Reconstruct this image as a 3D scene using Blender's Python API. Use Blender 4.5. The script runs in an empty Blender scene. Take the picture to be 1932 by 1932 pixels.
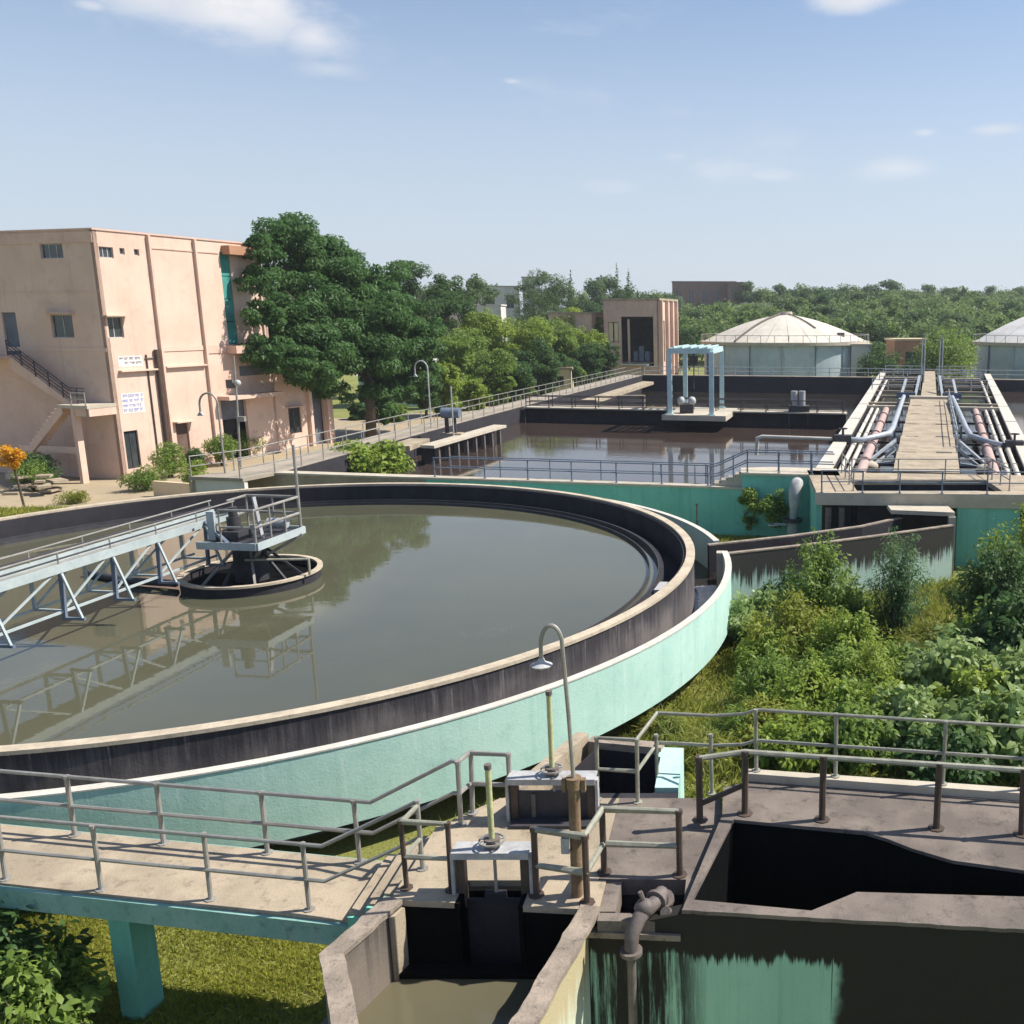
import bpy, math, random
import numpy as np
from mathutils import Vector, Matrix

R = math.radians
rnd = random.Random(7)
scene = bpy.context.scene
COL = scene.collection

# ------------------------------------------------------------------ camera
PITCH = math.atan(366 / 1800)
cam_d = bpy.data.cameras.new('camera')
cam = bpy.data.objects.new('camera', cam_d)
COL.objects.link(cam)
cam.location = (0, 0, 10)
cam.rotation_euler = (R(90) - PITCH, 0, 0)
cam_d.sensor_width = 36
cam_d.lens = 36 * 1800 / 1932
cam_d.shift_x = -(1400 / 1932 - 0.5)
cam_d.clip_end = 6000
scene.camera = cam

# ------------------------------------------------------------------ light
SUN_EL, SUN_AZ = 50.0, 80.0            # azimuth measured from +Y towards +X
S = Vector((math.cos(R(SUN_EL)) * math.sin(R(SUN_AZ)), math.cos(R(SUN_EL)) * math.cos(R(SUN_AZ)), math.sin(R(SUN_EL))))
sun_d = bpy.data.lights.new('sun', 'SUN')
sun_d.energy = 5.0
sun_d.angle = R(0.5)
sun_d.color = (1.0, 0.94, 0.84)
sun = bpy.data.objects.new('sun', sun_d)
sun.rotation_euler = (-S).to_track_quat('-Z', 'Y').to_euler()
COL.objects.link(sun)
scene.view_settings.view_transform = 'Standard'
scene.view_settings.look = 'None'
scene.view_settings.gamma = 1
scene.view_settings.use_curve_mapping = False
scene.view_settings.exposure = 0.63


def ray(u, v):
    x = (u - 1400) / 1800
    y = -(v - 966) / 1800
    return Vector((x, math.cos(PITCH) + y * math.sin(PITCH), -math.sin(PITCH) + y * math.cos(PITCH)))


def gp(u, v, z=0.0):
    """Point of the place at height z on the line of sight u, v."""
    d = ray(u, v)
    t = (z - 10) / d.z
    return Vector((d.x * t, d.y * t, z))


def dp(u, v, Y):
    """Point of the place at depth Y on the line of sight u, v."""
    d = ray(u, v)
    t = Y / d.y
    return Vector((d.x * t, Y, 10 + d.z * t))


# ------------------------------------------------------------------ node helpers
class NT:
    def __init__(self, nt):
        self.nt = nt

    def n(self, typ, **kw):
        nd = self.nt.nodes.new(typ)
        for k, v in kw.items():
            setattr(nd, k, v)
        return nd

    def link(self, a, b):
        self.nt.links.new(a, b)

    def setin(self, sock, v):
        if hasattr(v, 'is_output') or isinstance(v, bpy.types.NodeSocket):
            self.nt.links.new(v, sock)
        else:
            sock.default_value = v

    def math(self, op, a, b=0.0, c=None):
        nd = self.n('ShaderNodeMath', operation=op)
        self.setin(nd.inputs[0], a)
        self.setin(nd.inputs[1], b)
        if c is not None:
            self.setin(nd.inputs[2], c)
        return nd.outputs[0]

    def vmath(self, op, a, b=(0, 0, 0)):
        nd = self.n('ShaderNodeVectorMath', operation=op)
        self.setin(nd.inputs[0], a)
        self.setin(nd.inputs[1], b)
        return nd.outputs['Value'] if op in ('DOT_PRODUCT', 'LENGTH') else nd.outputs[0]

    def mix(self, f, a, b, blend='MIX'):
        nd = self.n('ShaderNodeMix', data_type='RGBA', blend_type=blend)
        self.setin(nd.inputs[0], f)
        self.setin(nd.inputs[6], a if not isinstance(a, tuple) else (*a[:3], 1))
        self.setin(nd.inputs[7], b if not isinstance(b, tuple) else (*b[:3], 1))
        return nd.outputs[2]

    def step(self, v, lo, hi):
        nd = self.n('ShaderNodeMapRange', interpolation_type='SMOOTHSTEP')
        self.setin(nd.inputs[0], v)
        nd.inputs[1].default_value = lo
        nd.inputs[2].default_value = hi
        return nd.outputs[0]

    def noise(self, vec, scale, detail=4, rough=0.55, dim='3D'):
        nd = self.n('ShaderNodeTexNoise', noise_dimensions=dim)
        self.setin(nd.inputs['Vector'], vec)
        nd.inputs['Scale'].default_value = scale
        nd.inputs['Detail'].default_value = detail
        nd.inputs['Roughness'].default_value = rough
        return nd.outputs[0]

    def pos(self, scale=(1, 1, 1)):
        g = self.n('ShaderNodeNewGeometry')
        if scale == (1, 1, 1):
            return g.outputs['Position']
        return self.vmath('MULTIPLY', g.outputs['Position'], scale)

    def xyz(self):
        g = self.n('ShaderNodeNewGeometry')
        s = self.n('ShaderNodeSeparateXYZ')
        self.link(g.outputs['Position'], s.inputs[0])
        return s.outputs


def new_mat(name):
    m = bpy.data.materials.new(name)
    m.use_nodes = True
    t = NT(m.node_tree)
    b = m.node_tree.nodes['Principled BSDF']
    return m, t, b


def bump(t, b, h, strength=0.4, dist=0.02):
    nd = t.n('ShaderNodeBump')
    nd.inputs['Strength'].default_value = strength
    nd.inputs['Distance'].default_value = dist
    t.setin(nd.inputs['Height'], h)
    t.link(nd.outputs[0], b.inputs['Normal'])


def weathered(name, ca, cb, dirt=(0.05, 0.045, 0.04), dirt_amt=0.35, scale=1.2, rough=0.85, streak=0.0, bmp=0.3, spec=0.3, metal=0.0, fine=22.0):
    """Painted or bare surface: two tones, blotchy dirt, optional vertical streaks, fine relief."""
    m, t, b = new_mat(name)
    p = t.pos()
    n1 = t.noise(p, scale, 6)
    n2 = t.noise(p, scale * 3.7, 8, 0.7)
    n3 = t.noise(p, fine, 5, 0.7)
    col = t.mix(t.step(n1, 0.35, 0.65), ca, cb)
    col = t.mix(t.math('MULTIPLY', t.step(n2, 0.5, 0.75), dirt_amt), col, dirt)
    col = t.mix(t.math('MULTIPLY', t.step(n3, 0.35, 0.8), 0.25 * min(1, dirt_amt * 2)), col, dirt)
    if streak > 0:
        ns = t.noise(t.pos((2.2, 2.2, 0.12)), 1.6, 6, 0.65)
        col = t.mix(t.math('MULTIPLY', t.step(ns, 0.52, 0.72), streak), col, dirt)
    t.setin(b.inputs['Base Color'], col)
    b.inputs['Roughness'].default_value = rough
    b.inputs['Specular IOR Level'].default_value = spec
    b.inputs['Metallic'].default_value = metal
    bump(t, b, t.math('ADD', n3, t.math('MULTIPLY', n2, 0.8)), bmp, 0.02)
    return m


def stained(name, paint, paint2, stain, ztop, zline, streak=0.5, soft=0.25, rough=0.8, extra=None, amount=1.0):
    """Painted wall with a black water stain running down from its top edge."""
    m, t, b = new_mat(name)
    x, y, z = t.xyz()
    ns = t.noise(t.pos((5.0, 5.0, 0.22)), 1.8, 9, 0.75)
    nb = t.noise(t.pos(), 0.8, 5)
    n3 = t.noise(t.pos(), 18, 5, 0.7)
    lvl = t.math('ADD', z, t.math('MULTIPLY', t.math('SUBTRACT', ns, 0.5), streak * 4))
    lvl = t.math('ADD', lvl, t.math('MULTIPLY', t.math('SUBTRACT', nb, 0.5), streak * 1.5))
    k = t.math('MULTIPLY', t.step(lvl, zline - soft, zline + soft), amount)
    if extra is not None:
        k = extra(t, x, y, z, ns, nb, k)
    col = t.mix(t.step(nb, 0.35, 0.65), paint, paint2)
    fine_s = t.noise(t.pos((5, 5, 0.2)), 2.2, 5, 0.6)
    col = t.mix(t.math('MULTIPLY', t.step(fine_s, 0.5, 0.75), 0.3), col, tuple(c * 0.55 for c in paint))
    col = t.mix(k, col, stain)
    col = t.mix(t.math('MULTIPLY', t.step(n3, 0.55, 0.8), 0.25), col, tuple(min(1, c * 1.6 + 0.03) for c in stain))
    t.setin(b.inputs['Base Color'], col)
    b.inputs['Roughness'].default_value = rough
    b.inputs['Specular IOR Level'].default_value = 0.25
    bump(t, b, t.math('ADD', n3, t.math('MULTIPLY', ns, 0.8)), 0.35, 0.02)
    return m


def leaf_mat(name, dark, light, tip=None, trans=0.5, rough=0.5, ns=0.6):
    m, t, b = new_mat(name)
    g = t.n('ShaderNodeNewGeometry')
    rp = g.outputs['Random Per Island']
    nb = t.noise(t.pos(), ns, 3)
    f = t.math('ADD', t.math('MULTIPLY', rp, 0.55), t.math('MULTIPLY', t.step(nb, 0.35, 0.65), 0.45))
    col = t.mix(f, dark, light)
    if tip:
        col = t.mix(t.step(rp, 0.9, 0.97), col, tip)
    t.setin(b.inputs['Base Color'], col)
    b.inputs['Roughness'].default_value = rough
    b.inputs['Specular IOR Level'].default_value = 0.3
    tr = t.n('ShaderNodeBsdfTranslucent')
    t.setin(tr.inputs[0], t.mix(0.5, col, light))
    mx = t.n('ShaderNodeMixShader')
    mx.inputs[0].default_value = trans
    t.link(b.outputs[0], mx.inputs[1])
    t.link(tr.outputs[0], mx.inputs[2])
    t.link(mx.outputs[0], m.node_tree.nodes['Material Output'].inputs[0])
    return m


def water_mat(name, ca, cb, wave=0.02, scale=1.5, rough=0.04, foam=None, ior=1.33, film=None):
    m, t, b = new_mat(name)
    n1 = t.noise(t.pos((1, 1, 1)), 0.15, 5)
    col = t.mix(t.step(n1, 0.3, 0.7), ca, cb)
    n2 = t.noise(t.pos((1, 1.8, 1)), scale, 3)
    if foam:
        nf = t.noise(t.pos((0.5, 1.6, 1)), 0.9, 7, 0.75)
        f = t.math('MULTIPLY', t.step(nf, 0.62, 0.72), 0.5)
        col = t.mix(f, col, foam)
        t.setin(b.inputs['Roughness'], t.math('ADD', rough, t.math('MULTIPLY', f, 0.5)))
    elif film:
        nf = t.noise(t.pos((1.0, 0.7, 1)), 0.22, 8, 0.62)
        nq = t.noise(t.pos(), 3.5, 6, 0.75)
        f = t.math('MULTIPLY', t.step(nf, 0.54, 0.70), t.step(nq, 0.30, 0.75))
        sp = t.math('MULTIPLY', t.step(t.noise(t.pos(), 7.0, 4, 0.7), 0.70, 0.76), t.step(nf, 0.44, 0.60))
        f = t.math('MAXIMUM', t.math('MULTIPLY', f, 0.30), t.math('MULTIPLY', sp, 0.6))
        col = t.mix(f, col, film)
        t.setin(b.inputs['Roughness'], t.math('ADD', rough, t.math('MULTIPLY', f, 0.35)))
    else:
        b.inputs['Roughness'].default_value = rough
    t.setin(b.inputs['Base Color'], col)
    b.inputs['IOR'].default_value = ior
    bump(t, b, n2, 0.15, wave)
    return m


# ------------------------------------------------------------------ world: sky with clouds
world = bpy.data.worlds.new('World')
scene.world = world
world.use_nodes = True
wt = NT(world.node_tree)
world.node_tree.nodes.clear()
sky = wt.n('ShaderNodeTexSky', sky_type='NISHITA')
sky.sun_disc = False
sky.sun_elevation = R(SUN_EL)
sky.sun_rotation = R(SUN_AZ)
sky.altitude = 200
sky.air_density = 1.0
sky.dust_density = 0.7
sky.ozone_density = 3.0
tc = wt.n('ShaderNodeTexCoord')
dirv = wt.vmath('NORMALIZE', tc.outputs['Generated'])
cn = wt.noise(wt.vmath('MULTIPLY', dirv, (1, 1, 2.2)), 9, 8, 0.62)
cn2 = wt.noise(wt.vmath('MULTIPLY', dirv, (1, 1, 2.0)), 2.6, 6, 0.6)
CL = [(455, 5, 215, 88, .95), (330, -25, 200, 80, .85), (590, 70, 80, 48, .7), (1605, -6, 105, 38, .95), (968, 153, 30, 9, .5), (1880, 244, 50, 11, .55),
      (1745, 250, 28, 9, .4), (1690, 318, 95, 26, .4), (1455, 330, 55, 14, .35), (1150, 352, 60, 14, .25), (172, 10, 34, 12, .5), (620, 130, 70, 20, .3),
      (1275, 295, 30, 9, .2)]
mask = None
for (u, v, ru, rv, a) in CL:
    c = ray(u, v).normalized()
    ex = Vector((c.y, -c.x, 0)).normalized()
    ey = ex.cross(c).normalized()
    k = ray(u, v).length * 1800
    du = wt.math('MULTIPLY', wt.vmath('DOT_PRODUCT', dirv, tuple(ex)), k / ru)
    dv = wt.math('MULTIPLY', wt.vmath('DOT_PRODUCT', dirv, tuple(ey)), k / rv)
    r2 = wt.math('SQRT', wt.math('ADD', wt.math('MULTIPLY', du, du), wt.math('MULTIPLY', dv, dv)))
    front = wt.math('GREATER_THAN', wt.vmath('DOT_PRODUCT', dirv, tuple(c)), 0.2)
    r2 = wt.math('ADD', r2, wt.math('MULTIPLY', wt.math('SUBTRACT', cn, 0.5), 2.4))
    r2 = wt.math('ADD', r2, wt.math('MULTIPLY', wt.math('SUBTRACT', cn2, 0.5), 0.9))
    s = wt.math('MULTIPLY', wt.math('MULTIPLY', wt.step(r2, 1.2, 0.0), a), front)
    mask = s if mask is None else wt.math('MAXIMUM', mask, s)
# thin scattered clouds all round the sky
thin = wt.math('MULTIPLY', wt.step(wt.noise(wt.vmath('MULTIPLY', dirv, (1, 1, 3.0)), 3.3, 9, 0.62), 0.60, 0.80), 0.30)
mask = wt.math('MAXIMUM', mask, thin)
skyc = wt.n('ShaderNodeHueSaturation')
skyc.inputs['Saturation'].default_value = 0.95
skyc.inputs['Value'].default_value = 1.0
wt.link(sky.outputs[0], skyc.inputs['Color'])
ccol = wt.mix(wt.step(cn, 0.35, 0.62), (5.4, 5.6, 6.1), (7.4, 7.2, 7.1))
elev = wt.n('ShaderNodeSeparateXYZ')
wt.link(dirv, elev.inputs[0])
lowhaze = wt.step(elev.outputs[2], 0.40, 0.0)
tinted = wt.mix(1.0, skyc.outputs[0], (0.98, 1.02, 1.06), 'MULTIPLY')
tinted = wt.mix(wt.math('MULTIPLY', lowhaze, 0.85), tinted, (4.65, 5.15, 5.8))
skymix = wt.mix(mask, tinted, ccol)
bg = wt.n('ShaderNodeBackground')
bg.inputs['Strength'].default_value = 0.09
wt.link(skymix, bg.inputs[0])
wo = wt.n('ShaderNodeOutputWorld')
wt.link(bg.outputs[0], wo.inputs[0])

# ------------------------------------------------------------------ materials
BLK = (0.022, 0.020, 0.022)
M = {}
M['concrete'] = weathered('concrete', (0.42, 0.345, 0.25), (0.31, 0.255, 0.185), (0.11, 0.09, 0.07), 0.7, 1.1, bmp=0.5, fine=30)
M['pale_concrete'] = weathered('pale_concrete', (0.50, 0.45, 0.36), (0.43, 0.38, 0.30), (0.25, 0.22, 0.18), 0.4, 1.4)
M['rough_coping'] = weathered('rough_coping', (0.36, 0.295, 0.235), (0.24, 0.20, 0.16), (0.05, 0.045, 0.04), 0.8, 2.4, bmp=0.7, fine=30)
M['deck_brown'] = weathered('deck_brown', (0.215, 0.178, 0.150), (0.135, 0.112, 0.097), (0.035, 0.031, 0.028), 0.8, 1.2, bmp=0.5, fine=40)
M['rim_top'] = weathered('rim_top', (0.54, 0.46, 0.345), (0.43, 0.36, 0.27), (0.12, 0.10, 0.09), 0.5, 2.5)
M['black_wall'] = weathered('black_wall', (0.030, 0.028, 0.034), (0.020, 0.019, 0.024), (0.06, 0.055, 0.055), 0.3, 1.0, streak=0.25)
M['rim_wall'] = stained('rim_wall', (0.17, 0.15, 0.145), (0.10, 0.09, 0.095), (0.034, 0.031, 0.036), 2.6, 2.1, 0.45, 0.45)
M['mint'] = weathered('mint_paint', (0.385, 0.585, 0.52), (0.44, 0.63, 0.565), (0.22, 0.40, 0.35), 0.42, 0.9, streak=0.34, bmp=0.3)
M['teal'] = weathered('teal_paint', (0.165, 0.47, 0.375), (0.20, 0.53, 0.43), (0.07, 0.22, 0.175), 0.35, 0.6, streak=0.3, bmp=0.2)
M['teal_edge'] = weathered('teal_edge', (0.20, 0.38, 0.33), (0.27, 0.44, 0.39), (0.09, 0.13, 0.115), 0.7, 1.5, bmp=0.3)
M['peach'] = weathered('peach_paint', (0.68, 0.495, 0.40), (0.61, 0.435, 0.345), (0.28, 0.21, 0.175), 0.32, 0.35, streak=0.22, bmp=0.1)
M['peach_deep'] = weathered('peach_deep', (0.66, 0.455, 0.365), (0.58, 0.40, 0.32), (0.25, 0.15, 0.11), 0.35, 0.5, streak=0.25, bmp=0.1)
M['galv'] = weathered('galvanised_steel', (0.34, 0.33, 0.30), (0.26, 0.25, 0.23), (0.16, 0.11, 0.08), 0.4, 3.0, rough=0.5, bmp=0.1, spec=0.5, metal=0.25)
M['brown_pipe'] = weathered('brown_pipe', (0.085, 0.062, 0.05), (0.06, 0.045, 0.038), (0.14, 0.08, 0.045), 0.5, 4.0, rough=0.55, bmp=0.15)
M['rail_pale'] = weathered('worn_rail', (0.36, 0.36, 0.29), (0.27, 0.27, 0.22), (0.14, 0.10, 0.07), 0.5, 5.0, rough=0.5, bmp=0.15, metal=0.2)
M['rust'] = weathered('rusty_pipe', (0.24, 0.17, 0.10), (0.17, 0.11, 0.065), (0.09, 0.045, 0.028), 0.8, 4.0, rough=0.8)
M['bridge_blue'] = weathered('bridge_blue', (0.40, 0.455, 0.455), (0.33, 0.385, 0.39), (0.20, 0.24, 0.26), 0.4, 2.0, rough=0.5, bmp=0.1)
M['steel_blue'] = weathered('steel_blue', (0.15, 0.185, 0.245), (0.115, 0.145, 0.20), (0.10, 0.10, 0.12), 0.4, 2.0, rough=0.5, bmp=0.1)
M['dark_steel'] = weathered('dark_steel', (0.05, 0.05, 0.06), (0.035, 0.036, 0.042), (0.11, 0.08, 0.06), 0.4, 3.0, rough=0.55)
M['gantry'] = weathered('gantry_paint', (0.50, 0.66, 0.66), (0.43, 0.58, 0.60), (0.25, 0.28, 0.27), 0.3, 2.0, rough=0.5)
M['pink_pipe'] = weathered('pink_pipe', (0.46, 0.33, 0.30), (0.40, 0.28, 0.26), (0.20, 0.13, 0.11), 0.4, 1.5, rough=0.7)
M['pale_pipe'] = weathered('pale_pipe', (0.58, 0.55, 0.48), (0.50, 0.46, 0.40), (0.25, 0.20, 0.17), 0.4, 1.5, rough=0.7)
M['grey_pipe'] = weathered('grey_pipe', (0.42, 0.45, 0.48), (0.34, 0.37, 0.41), (0.16, 0.16, 0.17), 0.4, 2.0, rough=0.45, metal=0.2)
M['white_metal'] = weathered('white_metal', (0.46, 0.46, 0.46), (0.34, 0.345, 0.35), (0.16, 0.13, 0.11), 0.65, 3.0, rough=0.5)
M['pole_yellow'] = weathered('pole_yellow', (0.50, 0.52, 0.26), (0.42, 0.43, 0.22), (0.16, 0.14, 0.08), 0.5, 5.0, rough=0.6)
M['cast_iron'] = weathered('cast_iron', (0.17, 0.145, 0.13), (0.12, 0.10, 0.095), (0.07, 0.05, 0.04), 0.5, 6.0, rough=0.6)
M['glass'] = weathered('window_glass', (0.045, 0.055, 0.06), (0.03, 0.04, 0.045), (0.07, 0.07, 0.07), 0.3, 2.0, rough=0.12, spec=0.6, bmp=0.0)
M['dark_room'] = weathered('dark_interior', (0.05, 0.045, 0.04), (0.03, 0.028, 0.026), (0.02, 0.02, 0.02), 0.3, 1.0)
M['teal_panel'] = weathered('teal_panel', (0.07, 0.30, 0.26), (0.05, 0.24, 0.22), (0.03, 0.10, 0.10), 0.3, 1.0)
M['brown_wood'] = weathered('brown_door', (0.16, 0.10, 0.08), (0.12, 0.075, 0.06), (0.05, 0.03, 0.03), 0.4, 2.0)
M['grey_door'] = weathered('grey_shutter', (0.16, 0.17, 0.20), (0.13, 0.14, 0.165), (0.05, 0.05, 0.06), 0.4, 1.0)
M['yellow'] = weathered('yellow_rubber', (0.80, 0.42, 0.03), (0.72, 0.36, 0.02), (0.40, 0.18, 0.02), 0.2, 3.0)
M['blue_print'] = weathered('blue_print', (0.20, 0.23, 0.50), (0.26, 0.28, 0.52), (0.4, 0.35, 0.4), 0.3, 6.0)
M['grey_print'] = weathered('grey_print', (0.12, 0.13, 0.18), (0.2, 0.2, 0.24), (0.4, 0.35, 0.35), 0.3, 6.0)
M['sign_white'] = weathered('sign_white', (0.70, 0.66, 0.62), (0.62, 0.58, 0.56), (0.4, 0.33, 0.28), 0.3, 4.0)
M['digester_wall'] = weathered('digester_wall', (0.50, 0.57, 0.60), (0.42, 0.50, 0.54), (0.22, 0.26, 0.30), 0.5, 0.35, streak=0.35, bmp=0.1)
M['digester_dome'] = weathered('digester_dome', (0.62, 0.575, 0.49), (0.54, 0.50, 0.43), (0.22, 0.19, 0.17), 0.5, 0.3, bmp=0.1)
M['digester_dome_b'] = weathered('digester_dome_white', (0.66, 0.65, 0.62), (0.60, 0.58, 0.55), (0.22, 0.18, 0.15), 0.35, 0.3, bmp=0.1)
M['brick'] = weathered('brick_far', (0.26, 0.17, 0.14), (0.22, 0.145, 0.12), (0.12, 0.09, 0.08), 0.4, 0.6)
M['white_house'] = weathered('white_house', (0.64, 0.62, 0.57), (0.56, 0.54, 0.50), (0.28, 0.25, 0.22), 0.35, 0.5)
M['cream_house'] = weathered('cream_house', (0.70, 0.56, 0.36), (0.62, 0.49, 0.31), (0.35, 0.25, 0.17), 0.3, 0.5)
M['orange_house'] = weathered('orange_house', (0.45, 0.24, 0.14), (0.38, 0.20, 0.12), (0.2, 0.12, 0.08), 0.4, 0.5)
M['foam_white'] = weathered('froth', (0.72, 0.72, 0.69), (0.6, 0.59, 0.56), (0.3, 0.28, 0.25), 0.4, 5.0, bmp=0.6)
M['bark'] = weathered('bark', (0.10, 0.075, 0.055), (0.07, 0.055, 0.04), (0.03, 0.025, 0.02), 0.5, 3.0, bmp=0.7)
M['earth'] = weathered('dry_earth', (0.38, 0.30, 0.20), (0.33, 0.265, 0.18), (0.16, 0.15, 0.07), 0.5, 0.35, bmp=0.4)
M['paving'] = weathered('grey_path', (0.36, 0.31, 0.25), (0.30, 0.26, 0.21), (0.14, 0.13, 0.09), 0.45, 0.5, bmp=0.3)


def extra_wall(t, x, y, z, ns, nb, k):
    xr = t.math('ADD', x, t.math('MULTIPLY', t.math('SUBTRACT', nb, 0.5), 0.9))
    right = t.step(xr, 1.05, 1.22)
    left = t.math('MULTIPLY', t.math('SUBTRACT', 1.0, t.step(t.math('ADD', x, t.math('MULTIPLY', t.math('SUBTRACT', ns, 0.5), 1.2)), -0.75, -0.35)), t.step(ns, 0.36, 0.52))
    dr = t.noise(t.pos((7, 7, 0.12)), 1.7, 5, 0.6)
    drip = t.math('MULTIPLY', t.step(dr, 0.60, 0.67), t.step(t.math('ADD', z, t.math('MULTIPLY', nb, 0.8)), 1.7, 2.7))
    return t.math('MAXIMUM', t.math('MAXIMUM', t.math('MAXIMUM', k, drip), right), left)


M['inlet_wall'] = stained('inlet_wall', (0.29, 0.52, 0.39), (0.34, 0.58, 0.45), (0.024, 0.022, 0.019), 3.05, 2.40, 0.19, 0.05, extra=extra_wall)
M['channel_wall'] = stained('channel_wall', (0.40, 0.56, 0.51), (0.47, 0.60, 0.55), (0.045, 0.042, 0.038), 2.2, 1.12, 0.62, 0.22)
M['chamber_side'] = stained('chamber_side', (0.48, 0.62, 0.54), (0.56, 0.64, 0.52), (0.42, 0.36, 0.22), 2.9, 2.05, 0.35, 0.4)

M['leaf_big_tree'] = leaf_mat('leaf_big_tree', (0.034, 0.096, 0.026), (0.125, 0.235, 0.070), (0.13, 0.20, 0.085))
M['leaf_dark'] = leaf_mat('leaf_dark', (0.038, 0.092, 0.028), (0.105, 0.185, 0.055))
M['leaf_mid'] = leaf_mat('leaf_mid', (0.095, 0.180, 0.034), (0.260, 0.355, 0.075))
M['leaf_bright'] = leaf_mat('leaf_bright', (0.130, 0.220, 0.030), (0.350, 0.440, 0.080), (0.28, 0.34, 0.08))
M['leaf_yellow'] = leaf_mat('leaf_yellow', (0.150, 0.190, 0.026), (0.360, 0.380, 0.065))
M['leaf_pale'] = leaf_mat('leaf_pale', (0.120, 0.210, 0.055), (0.370, 0.470, 0.180), (0.36, 0.42, 0.22), rough=0.38)
M['leaf_blue'] = leaf_mat('leaf_blue', (0.050, 0.130, 0.052), (0.155, 0.260, 0.100), (0.16, 0.22, 0.13))
M['leaf_far'] = leaf_mat('leaf_far', (0.060, 0.118, 0.042), (0.145, 0.215, 0.080))
M['leaf_forest'] = leaf_mat('leaf_forest', (0.065, 0.125, 0.034), (0.190, 0.270, 0.080), ns=0.11)
M['petal_yellow'] = leaf_mat('petal_yellow', (0.62, 0.30, 0.015), (0.80, 0.48, 0.03))
M['grass'] = leaf_mat('grass_blades', (0.190, 0.225, 0.030), (0.400, 0.400, 0.070), (0.30, 0.27, 0.08))
M['grass_tall'] = leaf_mat('tall_grass', (0.120, 0.180, 0.030), (0.340, 0.350, 0.070), (0.30, 0.28, 0.09))
M['clar_water'] = water_mat('clarifier_water', (0.092, 0.090, 0.056), (0.074, 0.075, 0.050), 0.008, 1.6, 0.02, ior=1.43, film=(0.20, 0.19, 0.14))
M['aer_water'] = water_mat('aeration_water', (0.062, 0.044, 0.037), (0.048, 0.035, 0.030), 0.02, 1.0, 0.05, foam=(0.24, 0.18, 0.15), ior=1.5)
M['dark_water'] = water_mat('dark_water', (0.03, 0.025, 0.02), (0.022, 0.018, 0.016), 0.02, 1.5, 0.08)
M['chamber_water'] = water_mat('chamber_water', (0.125, 0.112, 0.070), (0.095, 0.088, 0.058), 0.02, 3.0, 0.10, foam=(0.3, 0.27, 0.18))


def ground_mat():
    m, t, b = new_mat('ground_grass')
    n1 = t.noise(t.pos(), 0.12, 6)
    n2 = t.noise(t.pos(), 1.6, 7, 0.7)
    n3 = t.noise(t.pos(), 14, 5, 0.7)
    c = t.mix(t.step(n1, 0.35, 0.65), (0.25, 0.25, 0.055), (0.19, 0.21, 0.048))
    c = t.mix(t.step(n2, 0.55, 0.75), c, (0.24, 0.20, 0.10))
    c = t.mix(t.math('MULTIPLY', t.step(n3, 0.4, 0.7), 0.6), c, (0.05, 0.07, 0.018))
    t.setin(b.inputs['Base Color'], c)
    b.inputs['Roughness'].default_value = 0.95
    bump(t, b, t.math('ADD', n3, n2), 0.8, 0.08)
    return m


M['ground'] = ground_mat()
def ring_joints(m, n, cx, cy, col, amt):
    """Pour joints: thin upright lines at even angles round a tank."""
    t = NT(m.node_tree)
    b = m.node_tree.nodes['Principled BSDF']
    src = b.inputs['Base Color'].links[0].from_socket
    x, y, z = t.xyz()
    a = t.math('ARCTAN2', t.math('SUBTRACT', y, cy), t.math('SUBTRACT', x, cx))
    w = t.math('ADD', t.math('MULTIPLY', a, n / 6.28318), t.math('MULTIPLY', t.noise(t.pos(), 1.3, 4), 0.06))
    d = t.math('ABSOLUTE', t.math('SUBTRACT', t.math('FRACT', w), 0.5))
    k = t.math('MULTIPLY', t.step(d, 0.022, 0.006), t.step(t.noise(t.pos(), 2.0, 4), 0.38, 0.6))
    t.setin(b.inputs['Base Color'], t.mix(t.math('MULTIPLY', k, amt), src, col))


def pale_drips(m, col, amt):
    t = NT(m.node_tree)
    b = m.node_tree.nodes['Principled BSDF']
    src = b.inputs['Base Color'].links[0].from_socket
    ns = t.noise(t.pos((4.5, 4.5, 0.5)), 1.4, 6, 0.7)
    n2 = t.noise(t.pos(), 0.9, 4)
    k = t.math('MULTIPLY', t.step(ns, 0.62, 0.70), t.step(n2, 0.42, 0.62))
    t.setin(b.inputs['Base Color'], t.mix(t.math('MULTIPLY', k, amt), src, col))


ring_joints(M['mint'], 72, -15.5, 29.2, (0.55, 0.68, 0.62), 0.55)
ring_joints(M['rim_wall'], 72, -15.5, 29.2, (0.20, 0.18, 0.18), 0.6)
pale_drips(M['rim_wall'], (0.27, 0.25, 0.25), 0.55)
pale_drips(M['peach'], (0.40, 0.30, 0.24), 0.35)
pale_drips(M['teal'], (0.09, 0.25, 0.20), 0.35)
M['shadow_and_pit_black'] = weathered('shadow_and_pit_black', (0.005, 0.0055, 0.006), (0.004, 0.0045, 0.005), (0.016, 0.015, 0.014), 0.3, 1.0, spec=0.03, bmp=0.1)  # near-black painting the deck's cast shadow; also coats chamber backs and drum water
M['chamber_inner'] = stained('chamber_inner', (0.21, 0.175, 0.145), (0.16, 0.135, 0.115), (0.03, 0.027, 0.025), 2.9, 2.75, 0.5, 0.5, amount=.75)
M['trough_edge'] = weathered('trough_edge', (0.58, 0.56, 0.50), (0.50, 0.48, 0.42), (0.25, 0.24, 0.21), 0.5, 2.5)


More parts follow.
